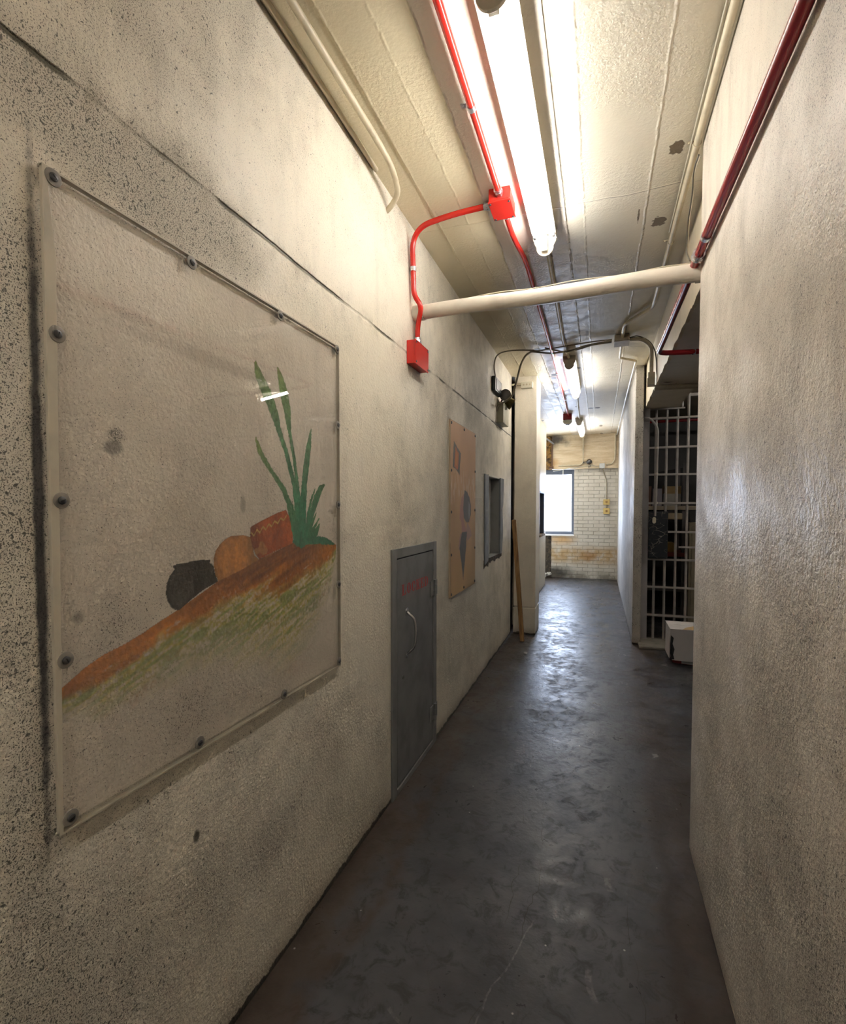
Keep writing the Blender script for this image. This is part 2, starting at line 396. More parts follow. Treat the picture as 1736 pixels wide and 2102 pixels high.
wall_r = stucco('plaster_right', (.68, .62, .53), sk=.5, dens=.36, rough=.36, dotscale=380, grime=(.25, .235, .20), spots=[
    ((XR, .9, .7), (.3, .6, .4), .45), ((XR, 1.9, .8), (.3, .35, .3), .3), ((XR, 2.2, 1.5), (.3, .3, .8), .15), ((XR, .45, 1.9), (.3, .3, .7), .45), ((XR, 2.0, 2.6), (.3, .7, .25), -.6)])
wall_p = stucco('plaster_plain', (.82, .76, .64), dens=-.28, rough=.45, bumpd=.0022, foot=True)
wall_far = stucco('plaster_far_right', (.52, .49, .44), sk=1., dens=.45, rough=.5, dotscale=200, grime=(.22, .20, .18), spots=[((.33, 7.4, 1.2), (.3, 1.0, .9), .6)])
wall_farleft = stucco('plaster_far_left', (.63, .56, .43), dens=-.2, rough=.4, spots=[((-.94, 8.0, .3), (.3, .9, .5), .9), ((-.94, 8.0, .9), (.3, 1.4, .2), .6)])
hdr_mat = stucco('header_paint', (.66, .58, .43), dens=-.3, bumpd=.002, foot=False)
soffit_mat = stucco('soffit_paint', (.70, .63, .52), dens=-.3, bumpd=.001, foot=False, grime=(.6, .53, .43))
room_mat = stucco('side_room_paint', (.50, .47, .42), dens=-.2, foot=False)
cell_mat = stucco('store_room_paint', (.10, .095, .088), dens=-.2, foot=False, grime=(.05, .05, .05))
M_floor, M_ceil, M_brick, M_board = floor_mat(), ceiling_mat(), brick_mat(), board_mat()
bare = bare_mat('broken_brickwork', (.025, .02, .016), (.10, .075, .05))
rusty = bare_mat('rusty_brickwork', (.05, .03, .012), (.38, .20, .045))
red = plain('red_paint', (.56, .022, .014), .27, dirt=.0, bump=.0, scale=10, rvar=0)
dred = plain('dark_red_paint', (.28, .014, .018), .27, dirt=.0, bump=.0, scale=10, rvar=0)
zinc = plain('zinc_fitting', (.62, .64, .68), .28, metal=1., dirt=.3, bump=.2, scale=120)
creampipe = plain('cream_pipe_paint', (.62, .57, .49), .42, dirt=.25, bump=.7, scale=35)
condp = plain('cream_conduit_paint', (.56, .49, .35), .40, dirt=.4, bump=.4, scale=60)
greycond = plain('grey_conduit_paint', (.44, .39, .30), .45, dirt=.4, bump=.4, scale=60)
cablem = plain('dusty_cable', (.30, .26, .19), .6, dirt=.5)
cabled = plain('dark_cable', (.10, .085, .065), .6, dirt=.3)
cablew = plain('white_cable', (.48, .44, .34), .5, dirt=.5)
greydoor = plain('grey_door_paint', (.17, .17, .17), .42, dirt=.35, bump=.5, scale=25)
greyframe = plain('grey_frame_paint', (.19, .19, .185), .45, dirt=.3, bump=.5, scale=25)
gatep = plain('gate_grey_paint', (.40, .37, .35), .42, dirt=.4, bump=.5, scale=60)
nicheg = plain('cabinet_grey_paint', (.19, .205, .225), .45, dirt=.35, bump=.4, scale=30)
black = plain('black_gap', (.012, .011, .010), .7)
blackbox = plain('black_plastic', (.03, .033, .03), .35)
chrome = plain('chrome', (.80, .80, .82), .12, metal=1., dirt=.1, bump=.05)
screwm = plain('screw_steel', (.12, .12, .12), .4, metal=.8, dirt=.3)
washm = plain('washer_plastic', (.22, .20, .17), .45, dirt=.3)
ivory = plain('ivory_enamel', (.66, .62, .50), .35, dirt=.15, bump=.2)
lampw = plain('lamp_enamel', (.80, .77, .68), .35, dirt=.1, bump=.1)
yellowp = plain('yellow_switch_enamel', (.62, .45, .16), .4, dirt=.2)
ltgrey = plain('light_grey_enamel', (.50, .51, .50), .4, dirt=.2)
TUBE = emit_mat('lamp_tube_glow', (1., .965, .915), 34.)
FILL_TUBE = emit_mat('rear_fill_glow', (1., .965, .93), 60.)
TUBE2 = emit_mat('side_tube_glow', (1., .95, .88), 60.)

# ================================================================ SETTING
struct('floor', MB().box(-2.4, -4.1, -.12, 3.4, 11.2, 0), M_floor)
# ceiling: poured between boards, each board strip a few millimetres off its neighbour
cm = MB(); edges = [-2.4, -1.0, -.806, -.545, -.178, .20, .45, 3.4]; dz = [0, .005, -.001, -.004, .001, .003, 0]
for a, b, d in zip(edges, edges[1:], dz): cm.box(a, -4.1, TOP+d*.7, b, 11.2, TOP+.15)
struct('ceiling', cm, M_ceil)
N1 = (4.46, 5.00, .985, 1.735); N2 = (8.55, 9.30, .97, 1.73)
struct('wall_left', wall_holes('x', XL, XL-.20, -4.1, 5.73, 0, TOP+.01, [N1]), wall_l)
struct('wall_left_far', wall_holes('x', -.945, -1.15, 6.1, 9.62, 0, TOP+.01, [N2]), wall_farleft)
struct('wall_back', MB().box(-1.2, -4.25, 0, .6, -4.1, TOP), wall_p)
struct('wall_right', MB().box(XR, -4.1, 0, .55, 2.335, TOP+.01), wall_r, bevel=.022, seg=4)
struct('wall_gap', MB().box(-1.15, 5.73, 0, -.99, 6.1, TOP), black)
struct('wall_pillar', MB().box(-.922, 5.77, .318, -.672, 6.12, TOP+.01).box(-.915, 5.775, .304, -.680, 6.1, .318).box(-.925, 5.765, 0, -.672, 6.12, .304), wall_p, bevel=.006)
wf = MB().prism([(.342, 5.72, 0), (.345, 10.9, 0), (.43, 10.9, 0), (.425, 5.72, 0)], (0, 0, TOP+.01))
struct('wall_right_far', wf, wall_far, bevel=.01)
# header over the side opening, ragged where the paint line ends
hd = MB(); ys = [2.36+i*.03 for i in range(117)]
prof = []
for y in ys:
    j = .010*math.sin(y*23)+random.uniform(-.007, .007); prof.append((y, 2.50+j*.6))
pl = [(.445, y, z) for y, z in prof] + [(.445, ys[-1], TOP+.01), (.445, ys[0], TOP+.01)]
hd.prism(pl, (.02, 0, 0))
struct('wall_header', hd, hdr_mat)
struct('wall_header_core', MB().box(.465, 2.335, 2.503, .775, 5.86, TOP+.01), soffit_mat)
struct('wall_side_room', MB().box(.55, 1.1, 0, 3.3, 1.25, TOP), room_mat)
struct('wall_side_room_right', MB().box(3.15, 1.25, 0, 3.3, 10.9, TOP), room_mat)
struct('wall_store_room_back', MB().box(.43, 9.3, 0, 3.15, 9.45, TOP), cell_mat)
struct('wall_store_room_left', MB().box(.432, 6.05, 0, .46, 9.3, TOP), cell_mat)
struct('trim_1', MB().box(.402, 5.56, 0, 3.15, 6.02, .028), plain('kerb_concrete', (.23, .21, .175), .7, dirt=.6, bump=1, scale=30), bevel=.008)
# end wall
YE = 10.75
W0 = on(1177, 1097, y=YE); W1 = on(1177, 958, y=YE)
struct('wall_end', wall_holes('y', YE, YE+.30, -.935, .36, 0, TOP, [(-1.9, W0.x, .885, 2.235)] if 0 else []) if 0 else
       MB().box(W0.x, YE, 0, .36, YE+.3, TOP).box(-.935, YE, 0, W0.x, YE+.3, .872).box(-.935, YE, 2.235, W0.x, YE+.3, TOP), M_brick)
struct('wall_end_broken', MB().box(-2.3, YE+.03, 0, -.935, YE+.3, .872), bare)
struct('wall_end_rusty', MB().box(-2.3, YE+.02, 2.235, -.935, YE+.3, TOP), rusty)
struct('wall_left_end', MB().box(-2.4, 9.62, 0, -2.3, 11.1, TOP), wall_farleft)
struct('wall_left_return', MB().box(-2.4, 9.5, 0, -1.15, 9.62, TOP), wall_farleft)
struct('trim_2', MB().box(-.93, YE-.055, 2.285, .36, YE, TOP).box(-.93, YE-.075, 2.235, .36, YE, 2.285), M_board, bevel=.004)
# window 1
win = thing('window_1', (W0.x-.7, YE, .9), None, None); win['kind'] = 'structure'
frm = plain('window_frame_metal', (.10, .115, .15), .4, dirt=.3)
wx1, wx0 = W0.x, -2.1
f = MB().box(wx1-.055, YE+.10, .885, wx1, YE+.16, 2.235).box(wx0, YE+.10, .885, wx0+.055, YE+.16, 2.235).box(wx0+.055, YE+.10, .885, wx1-.055, YE+.16, .955).box(wx0+.055, YE+.10, 2.135, wx1-.055, YE+.16, 2.235)
f.build('window_frame', frm, win, bevel=.004)
MB().box(wx0+.055, YE+.125, .955, wx1-.055, YE+.131, 2.135).build('window_pane', clear_mat('window_glass', (.97, .98, 1.)), win)
MB().box(wx0, YE-.02, .862, wx1+.01, YE+.12, .888).build('window_sill', plain('sill_paint', (.75, .73, .70), .5), win, bevel=.004)
for xx in (-.72, -1.36):
    MB().box(xx-.008, YE+.085, 2.125, xx+.008, YE+.10, 2.235).build('window_hook', lampw, win, bevel=.002)

# ================================================================ MURAL AND ITS CLEAR COVER
def wy(px, py): p = on(px, py, x=XL); return (p.y, p.z)
def inpoly(U, V, poly):
    r = np.zeros(U.shape, bool); n = len(poly)
    for i in range(n):
        (x1, y1), (x2, y2) = poly[i], poly[(i+1) % n]
        if y1 == y2: continue
        c = ((V < y1) != (V < y2)) & (U < (x2-x1)*(V-y1)/(y2-y1)+x1); r ^= c
    return r
_rng = np.random.RandomState(3)
def vnoise(U, V, sx, sy, seed=0):
    """smooth value noise with cells of sx, sy metres"""
    rs = np.random.RandomState(seed); g = rs.rand(256, 256)
    a, b = U/sx, V/sy; i, j = np.floor(a).astype(int), np.floor(b).astype(int); fa, fb = a-i, b-j
    fa, fb = fa*fa*(3-2*fa), fb*fb*(3-2*fb); q = lambda x, y: g[x % 256, y % 256]
    return (q(i, j)*(1-fa)+q(i+1, j)*fa)*(1-fb)+(q(i, j+1)*(1-fa)+q(i+1, j+1)*fa)*fb
def paint_grid(name, y0, y1, z0, z1, step, x, mat, fn, parent=None, thick=.0):
    ny, nz = int(round((y1-y0)/step))+1, int(round((z1-z0)/step))+1
    Y, Z = np.meshgrid(np.linspace(y0, y1, ny), np.linspace(z0, z1, nz)); N = ny*nz
    co_ = np.stack([np.full(N, x), Y.ravel(), Z.ravel()], 1).astype(np.float32)
    i = (np.arange(nz-1)[:, None]*ny + np.arange(ny-1)[None, :]).ravel()
    fc = np.stack([i, i+1, i+1+ny, i+ny], 1).astype(np.int32)
    me = bpy.data.meshes.new(name); me.vertices.add(N); me.vertices.foreach_set('co', co_.ravel())
    me.loops.add(fc.size); me.loops.foreach_set('vertex_index', fc.ravel())
    me.polygons.add(len(fc)); me.polygons.foreach_set('loop_start', np.arange(0, fc.size, 4, dtype=np.int32)); me.update(calc_edges=True)
    col = fn(Y, Z).reshape(N, 4).astype(np.float32)
    at = me.color_attributes.new('paint', 'FLOAT_COLOR', 'POINT'); at.data.foreach_set('color', col.ravel())
    me.materials.append(mat); o = bpy.data.objects.new(name, me); C.objects.link(o)
    if parent: o.parent = parent; o.matrix_parent_inverse = Matrix.Translation(-parent.location)
    if thick:
        s = o.modifiers.new('thickness', 'SOLIDIFY'); s.thickness = thick; s.offset = -1
    return o
def A(sc, ox, oy, pts): return [wy(ox+x/sc, oy+y/sc) for x, y in pts]
K6 = lambda *p: A(4.34, 300, 1020, p)
K3 = lambda *p: A(2.63, 60, 700, p)
K4 = lambda *p: A(2.63, 60, 1150, p)
def mural_fn(U, V):
    c = np.zeros(U.shape+(4,)); n1 = vnoise(U, V, .02, .02, 1); n2 = vnoise(U, V, .006, .006, 2); n3 = vnoise(U, V, .07, .07, 3)
    wU, wV = U+(n2-.5)*.004, V+(vnoise(U, V, .006, .006, 9)-.5)*.004
    def lay(mask, rgb, a=1.):
        a = np.clip(a*mask, 0, 1)[..., None] if not np.isscalar(a) else (mask*a)[..., None]
        al = c[..., 3:]; rgb = np.broadcast_to(np.array(rgb, float), U.shape+(3,)); na = a+al*(1-a)
        c[..., :3] = np.where(na > 1e-4, (rgb*a+c[..., :3]*al*(1-a))/np.maximum(na, 1e-4), c[..., :3]); c[..., 3:] = na
    # hillside: orange crest that thins into green and bare wall
    up = K4((120,742),(150,705),(200,668),(250,622),(300,578),(400,508),(500,460),(600,400),(700,332),(800,268)) + K6((290,1000),(400,920),(520,835),(640,748),(760,690),(860,640),(1000,557),(1160,480),(1300,410),(1400,395),(1500,388),(1600,395),(1690,425))[1:]
    uy, uz = np.array([p[0] for p in up]), np.array([p[1] for p in up])
    top = np.interp(U, uy, uz); dep = top-V; t = np.clip((U-uy[0])/(uy[-1]-uy[0]), 0, 1)
    th = np.interp(t, [0, .08, .3, .5, .7, .85, .96, 1], [.012, .04, .05, .085, .13, .10, .05, .012])
    st = vnoise(U*.95+V*.31, V*.95-U*.31, .12, .016, 5); st2 = vnoise(U*.95+V*.31, V*.95-U*.31, .05, .007, 6)
    d = dep/th + (st-.5)*.7 + (n1-.5)*.25
    ins = (dep > 0)
    fade = np.clip(2.1-d*.60, 0, 1)*np.clip((n2*.6+st2*.7)*1.6-.25+np.clip(1.3-d, 0, 1), 0, 1)
    g1 = np.clip((d-.75)/.6, 0, 1)[..., None]; br = np.clip(1-np.abs(d-.35)/.4, 0, 1)[..., None]*np.clip((st-.35)*3, 0, 1)[..., None]*np.interp(t, [0, .3, .5, .9], [.1, .4, 1, .5])[..., None]
    oc = np.array([.82, .28, .035])*(.7+.6*st[..., None]); oc = oc*(1-br*.75)+np.array([.26, .07, .03])*br*.75; dk = (np.interp(t, [0, .25, .45, .8, .93, 1], [0, .1, .8, .85, .2, 0])*np.clip(1.15-d, 0, 1))[..., None]*(.55+.45*st2[..., None]); oc = oc*(1-dk)+np.array([.20, .055, .028])*dk
    yl = np.array([.72, .62, .14]); gr = np.array([.44, .52, .18])
    g2 = np.clip((st2-.4)*3, 0, 1)[..., None]; cc = oc*(1-g1)+(yl*(1-g2)+gr*g2)*g1
    lay(ins*1., cc, fade)
    sm = np.clip(1-np.abs(dep/th-2.6)/1.5, 0, 1)*np.clip((st-.55)*4, 0, 1)*np.clip(n2*1.6-.3, 0, 1)*(t > .15)
    lay(ins*1., np.where((n3 > .5)[..., None], np.array([.20, .27, .08]), np.array([.45, .20, .08])), sm*.55)
    # pots
    m = inpoly(U, V, K6((640,752),(612,690),(597,600),(600,540),(616,480),(650,425),(700,378),(760,345),(850,338),(925,357),(960,520),(1002,556),(860,642)))
    ce = wy(300+790/4.34, 1020+560/4.34); r = np.hypot(U-ce[0], V-ce[1])
    lay(m*1., np.array([.86, .36, .085])*(1.1-.5*np.clip(r/.085, 0, 1)[..., None]**2)*(.85+.3*n1[..., None]))
    m = inpoly(U, V, K6((1240,117),(1170,140),(1100,175),(1000,225),(925,270),(922,340),(940,440),(970,510),(1002,556),(1150,482),(1300,413),(1306,330),(1290,240),(1270,170)))
    eL = np.clip((U-wy(513, 1100)[0])/.10, 0, 1)[..., None]*.45+.55; lay(m*1., eL*np.array([.66, .13, .022])*(.75+.5*n3[..., None])*(.85+.3*n1[..., None]))
    m2 = m & inpoly(U, V, K6((950,470),(1000,450),(1010,395),(1040,400),(1080,470),(1075,505),(1035,520),(1010,490),(985,520),(960,500)))
    lay(m2*1., [.70, .36, .12], .6)
    zz = [(930+i*26.5, 345-i*13.2+(24 if i % 2 else -20)*(1-.03*i)) for i in range(13)]; zz = zz + [(x, y-17) for x, y in zz[::-1]]
    lay((inpoly(U, V, K6(*zz)) & m)*1., [.85, .58, .16], .95)
    m = inpoly(U, V, K6((240,607),(320,590),(400,575),(490,563),(566,557),(571,573),(562,585),(595,612),(612,690),(637,752),(500,832),(380,930),(292,1008),(255,1008),(215,980),(185,920),(172,865),(175,800),(188,750),(210,700),(253,642),(238,630)))
    lay(m*1., np.array([.012, .012, .009])*(1+n1[..., None]))
    a, b = wy(300+240/4.34, 1020+698/4.34), wy(300+590/4.34, 1020+632/4.34)
    ln = np.abs((b[1]-a[1])*(U-a[0])-(b[0]-a[0])*(V-a[1]))/math.hypot(b[0]-a[0], b[1]-a[1])
    lay(m*(ln < .0012)*1., [.10, .08, .05], .6)
    # grass mound and leaves
    G = np.array([.05, .33, .19]); 
    mm = inpoly(wU, wV, K3((1418,1088),(1430,1050),(1470,1050),(1500,1062),(1560,1052),(1600,1062),(1630,1080),(1648,1100),(1600,1100),(1560,1095),(1500,1098),(1450,1108)))
    lay(mm*1., G*.9)
    def leaf(pts, tipc=None):
        P = [wy(60+x/2.63, 700+y/2.63) for x, y, w in pts]; W = []
        for x, y, w in pts:
            p, q = wy(60+(x-w/2)/2.63, 700+y/2.63), wy(60+(x+w/2)/2.63, 700+y/2.63); W.append(abs(q[0]-p[0])/2)
        best = np.full(U.shape, 9.); T = np.zeros(U.shape); nseg = len(P)-1
        for i in range(nseg):
            (x1, y1), (x2, y2) = P[i], P[i+1]; L2 = (x2-x1)**2+(y2-y1)**2
            tt = np.clip(((wU-x1)*(x2-x1)+(wV-y1)*(y2-y1))/L2, 0, 1)
            dd = np.hypot(wU-x1-tt*(x2-x1), wV-y1-tt*(y2-y1))/(W[i]*(1-tt)+W[i+1]*tt)
            s = dd < best; best = np.where(s, dd, best); T = np.where(s, (i+tt)/nseg, T)
        mk = best < 1; k = (1-T)[..., None]
        col = G*(1-k*.6)+np.array([.16, .32, .08])*k*.6 if tipc is None else G*(1-k)+np.array(tipc)*k
        lay(mk*1., col*(.8+.5*n1[..., None]))
    leaf([(1220,120,14),(1232,165,34),(1248,210,44),(1275,270,50),(1300,330,46),(1325,400,40),(1345,480,26),(1385,600,20),(1430,780,24),(1450,950,30),(1468,1085,36)], [.24, .34, .08])
    leaf([(1340,148,10),(1352,190,26),(1362,235,38),(1376,300,42),(1390,370,38),(1396,430,28),(1405,500,16),(1430,650,16),(1448,800,18),(1462,940,22),(1475,1060,26)], [.26, .36, .09])
    leaf([(1222,525,8),(1232,560,20),(1245,600,24),(1275,655,20),(1310,710,18),(1370,800,22),(1410,900,26),(1435,990,30),(1450,1080,34)], [.26, .37, .08])
    leaf([(1520,475,5),(1508,560,24),(1495,660,30),(1484,760,28),(1476,900,34),(1472,1080,40)])
    leaf([(1592,775,6),(1570,800,22),(1548,850,28),(1530,910,24),(1512,980,24),(1498,1070,30)])
    leaf([(1540,800,4),(1520,860,11),(1505,930,13),(1490,1070,16)])
    leaf([(1548,930,4),(1525,985,13),(1500,1070,20)]); leaf([(1562,960,4),(1530,1020,14),(1500,1080,20)]); leaf([(1565,988,6),(1548,1030,22),(1522,1070,20)])
    leaf([(1418,865,3),(1430,950,12),(1448,1080,24)]); leaf([(1390,890,3),(1415,990,12),(1440,1085,24)])
    return c
mural_paint = stucco('mural_wall', (.86, .79, .69), dens=-.12, foot=False, paint=True, bumpd=.003, spots=[
    ((XL, .80, 1.16), (.3, .12, .12), .5), ((XL, .75, 1.05), (.3, .2, .16), .4), ((XL, .78, 1.60), (.3, .02, .016), 1.3), ((XL, 1.0, .95), (.3, .3, .1), .3)],
    marks=[((XL, .770, 1.575), (.3, .022, .016), (.10, .09, .08), .7), ((XL, .69, 1.235), (.3, .014, .014), (.12, .11, .09), .6), ((XL, 1.17, 1.46), (.3, .012, .03), (.20, .17, .12), .5),
           ((XL, 1.05, 1.83), (.3, .26, .020), (.30, .24, .18), .30), ((XL, .95, 1.40), (.3, .12, .10), (.62, .55, .44), .35)])
mu = paint_grid('mural_painting', .642, 1.699, .850, 2.050, .0021, XL+.0012, mural_paint, mural_fn)
tag(mu, 'wall painting of black and orange pots on an orange hill beside green reeds', 'painting')
sh = thing('clear_wall_panel', (XL, 1.17, .85), 'large clear plastic sheet screwed over the painted pots and reeds', 'panel')
SX = XL+.012
MB().box(SX, .635, .846, SX+.004, 1.702, 2.054).build('plastic_sheet', clear_mat('clear_plastic', (.995, .99, .98), film=(.60, .56, .50)), sh)
edge = plain('sheet_edge_sealant', (.50, .45, .35), .4, dirt=.4)
e = MB(); e.box(SX-.008, .633, .842, SX+.0045, 1.704, .846).box(SX-.008, .633, 2.054, SX+.0045, 1.704, 2.058).box(SX-.008, 1.702, .842, SX+.0045, 1.705, 2.058)
e.build('edge_bead', edge, sh)
e = MB().prism([(SX+.0047, .633, .842), (SX+.0047, .641, .842), (SX+.0047, .648, 1.4), (SX+.0047, .654, 1.9), (SX+.0047, .640, 2.058), (SX+.0047, .633, 2.058)], (-.008, 0, 0))
e.build('edge_strip', edge, sh, bevel=.001)
for (y, z) in [(.652, 2.043), (.978, 2.040), (1.334, 2.040), (1.688, 2.043), (.652, 1.765), (.652, 1.463), (.652, 1.166), (.654, .866), (1.690, 1.761), (1.690, 1.461), (1.690, 1.158), (1.689, .862), (.978, .864), (1.334, .860)]:
    a = random.uniform(0, PI)
    w = MB().lathe((SX+.004, y, z), (1, 0, 0), [(0, .0155), (.0018, .0150), (.0024, .0125)], 24).build('washer', washm, sh, smooth=True)
    s_ = MB().lathe((SX+.006, y, z), (1, 0, 0), [(0, .0078), (.0025, .0072), (.0040, .0045)], 18).build('screw', screwm, sh, smooth=True)
    d = Vector((0, math.cos(a), math.sin(a))); MB().obox((SX+.0100, y, z), (.0004, 0, 0), d*.0042, Vector((0, -d.z, d.y))*.0008).build('screw_slot', black, s_)

# ================================================================ ACCESS DOOR
dr = thing('door_1', (XL, 2.58, 0), None, None); dr['kind'] = 'structure'
fy0, fy1, fz1 = 2.232, 2.932, 1.245
f = MB().box(XL, fy0, 0, XL+.010, 2.290, fz1).box(XL, 2.870, 0, XL+.010, fy1, fz1).box(XL, 2.290, 1.197, XL+.010, 2.870, fz1).box(XL, 2.290, 0, XL+.010, 2.870, .030)
f.build('door_frame', greyframe, dr, bevel=.0015)
MB().box(XL-.005, 2.290, .030, XL+.0015, 2.870, 1.197).build('door_gap', black, dr)
MB().box(XL+.001, 2.298, .040, XL+.0075, 2.863, 1.190).build('door_panel', greydoor, dr, bevel=.002)
for z in (.965, .205):
    h = MB().box(XL+.0075, 2.812, z-.045, XL+.0125, 2.868, z+.045).box(XL+.010, 2.884, z-.045, XL+.0145, 2.934, z+.045)
    for k in range(3): h.cyl((XL+.019, 2.876, z-.05+k*.034), (XL+.019, 2.876, z-.05+k*.034+.032), .0095, 12)
    h.build('hinge', greyframe, dr, bevel=.001)
hp = [Vector((XL+.010, 2.428, .905)), Vector((XL+.022, 2.430, .893)), Vector((XL+.044, 2.436, .870)), Vector((XL+.052, 2.440, .83)), Vector((XL+.053, 2.441, .78)), Vector((XL+.046, 2.438, .725)), Vector((XL+.024, 2.430, .698)), Vector((XL+.010, 2.428, .685))]
hb = MB().tube(curve(hp, 6), .0075, 12)
for z in (.912, .678): hb.lathe((XL+.0075, 2.427, z), (1, 0, 0), [(0, .016), (.003, .0155), (.006, .010)], 18)
hb.build('pull_handle', chrome, dr, smooth=True)
MB().lathe((XL+.0075, 2.376, .577), (1, 0, 0), [(0, .011), (.003, .010), (.0035, .005)], 16).build('keyhole', plain('keyhole_steel', (.10, .10, .09), .4, metal=.6), dr, smooth=True)
# stencilled word
def arc(cx, cy, rx, ry, ix, iy, a0, a1, n=10):
    o = [(cx+rx*math.cos(math.radians(a0+(a1-a0)*i/n)), cy+ry*math.sin(math.radians(a0+(a1-a0)*i/n))) for i in range(n+1)]
    q = [(cx+ix*math.cos(math.radians(a0+(a1-a0)*i/n)), cy+iy*math.sin(math.radians(a0+(a1-a0)*i/n))) for i in range(n+1)]
    return o+q[::-1]
R4 = lambda a, b, c, d: [(a, b), (c, b), (c, d), (a, d)]
GL = {'L': [R4(.14, .08, .40, .92), R4(0, .92, .54, 1), R4(0, 0, .54, .08), R4(.60, 0, .95, .09), [(.78, .09), (.95, .09), (.95, .38), (.88, .38)]],
      'O': [arc(.5, .5, .46, .5, .20, .43, 97, 263), arc(.5, .5, .46, .5, .20, .43, -83, 83)],
      'C': [arc(.5, .5, .46, .5, .20, .43, 97, 263), arc(.5, .5, .44, .5, .26, .43, 15, 83), arc(.5, .5, .44, .5, .30, .44, -83, -20), R4(.80, .60, .90, .96)],
      'K': [R4(.10, .08, .34, .92), R4(0, .92, .44, 1), R4(0, 0, .44, .08), [(.40, .42), (.72, .92), (.84, .92), (.50, .40)], [(.44, .50), (.56, .60), (.92, .08), (.66, .08)], R4(.62, .92, .98, 1), R4(.58, 0, 1, .08)],
      'E': [R4(.12, .08, .36, .92), R4(0, .92, .46, 1), R4(0, 0, .46, .08), R4(.50, .91, .88, 1), R4(.78, .66, .88, .91), R4(.40, .46, .66, .55), R4(.60, .34, .68, .67), R4(.50, 0, .92, .09), R4(.82, .09, .92, .36)],
      'D': [R4(.08, .08, .32, .92), R4(0, .92, .40, 1), R4(0, 0, .40, .08), arc(.46, .5, .52, .5, .24, .42, -88, 88)]}
lt = MB(); ly0, lw = 2.362, .0705
for i, ch in enumerate('LOCKED'):
    for poly in GL[ch]:
        lt.prism([(XL+.0076, ly0+i*lw+u*.058, 1.000-i*.0008+v*.056) for u, v in poly], (.0004, 0, 0))
pr = NT('red_stencil_paint'); pr.bsdf(pr.mix(pr.smooth(pr.noise(160, 3), .55, .75, 0, .5), (.45, .02, .02), (.115, .118, .112)), .5)
lt.build('stencilled_lettering', pr.m, dr)

# ================================================================ SMALL PAINTED PANEL
def k7(*p): return A(5.388, 900, 850, p)
def board_fn(U, V):
    c = np.zeros(U.shape+(4,)); n1 = vnoise(U, V, .05, .12, 11); n2 = vnoise(U, V, .02, .05, 12); n3 = vnoise(U, V, .15, .3, 13)
    wU, wV = U+(n2-.5)*.008, V+(n1-.5)*.008; t = np.clip((V-.84)/1.2, 0, 1)[..., None]
    base = np.array([.50, .33, .155])*(1-t)+np.array([.56, .32, .175])*t; base = base*(.82+.3*n3[..., None])
    w = np.clip(1-np.abs(V-1.60)/.16, 0, 1)*np.clip((n2-.45)*3, 0, 1)
    base = base*(1-w[..., None]*.5)+np.array([.72, .62, .50])*w[..., None]*.5
    c[..., :3] = base; c[..., 3] = 1
    def lay(poly, rgb, a=1.):
        m = inpoly(wU, wV, k7(*poly))*1.
        if not np.isscalar(a): m = m*a
        else: m = m*a
        m = m[..., None]; c[..., :3] = c[..., :3]*(1-m)+np.array(rgb)*m
    lay([(150,295),(228,435),(212,690),(195,640),(160,600),(138,590)], [.13, .12, .10])
    lay([(168,355),(206,440),(196,610),(185,615),(155,580)], [.48, .15, .07])
    lay([(178,400),(196,450),(188,580),(165,560)], [.55, .22, .06])
    lay([(262,885),(285,905),(262,1000),(262,1180),(300,1330),(285,1400),(240,1330),(235,1200),(214,1150),(222,1000),(235,930)], [.42, .22, .20], .75)
    lay([(300,1190),(345,1300),(350,1340),(300,1400),(285,1290)], [.36, .24, .26], .6)
    lay([(272,845),(300,862),(325,925),(340,1010),(340,1110),(318,1195),(285,1195),(262,1150),(255,1050),(262,930)], [.125, .12, .12])
    lay([(316,960),(330,1010),(330,1110),(318,1180),(312,1080)], [.36, .36, .38], .8)
    lay([(238,1310),(296,1300),(286,1480),(266,1700),(254,1850),(240,1700),(214,1480)], [.10, .098, .10])
    lay([(222,1330),(238,1320),(214,1480),(208,1540),(200,1450)], [.36, .22, .22], .7)
    return c
bn = NT('board_paint'); bat = bn.nd('ShaderNodeAttribute', attribute_name='paint')
bn.bsdf(bn.mix(bn.smooth(bn.noise(70, 3), .68, .76, 0, .6), bat.outputs['Color'], (.08, .06, .04)), .5, bump=bn.mul(bn.noise(40, 3), .4), dist=.002)
pb = thing('painted_board', (XL, 3.58, .84), 'narrow peach painted board with a grey diamond and feather shapes, screwed to the wall', 'board')
PX = XL+.012
paint_grid('board_face', 3.228, 3.938, .843, 2.036, .005, PX, bn.m, board_fn, pb, thick=.0)
MB().box(XL, 3.224, .839, PX-.0005, 3.942, 2.040).build('board_panel', plain('board_edge', (.38, .30, .20), .5, dirt=.3), pb, bevel=.001)
for (y, z) in [(3.245, 2.018), (3.58, 2.018), (3.92, 2.018), (3.245, 1.70), (3.92, 1.735), (3.245, 1.42), (3.92, 1.43), (3.245, 1.13), (3.92, 1.13), (3.245, .862), (3.58, .862), (3.92, .862)]:
    MB().lathe((PX, y, z), (1, 0, 0), [(0, .0105), (.003, .010), (.0055, .006)], 16).build('screw', screwm, pb, smooth=True)

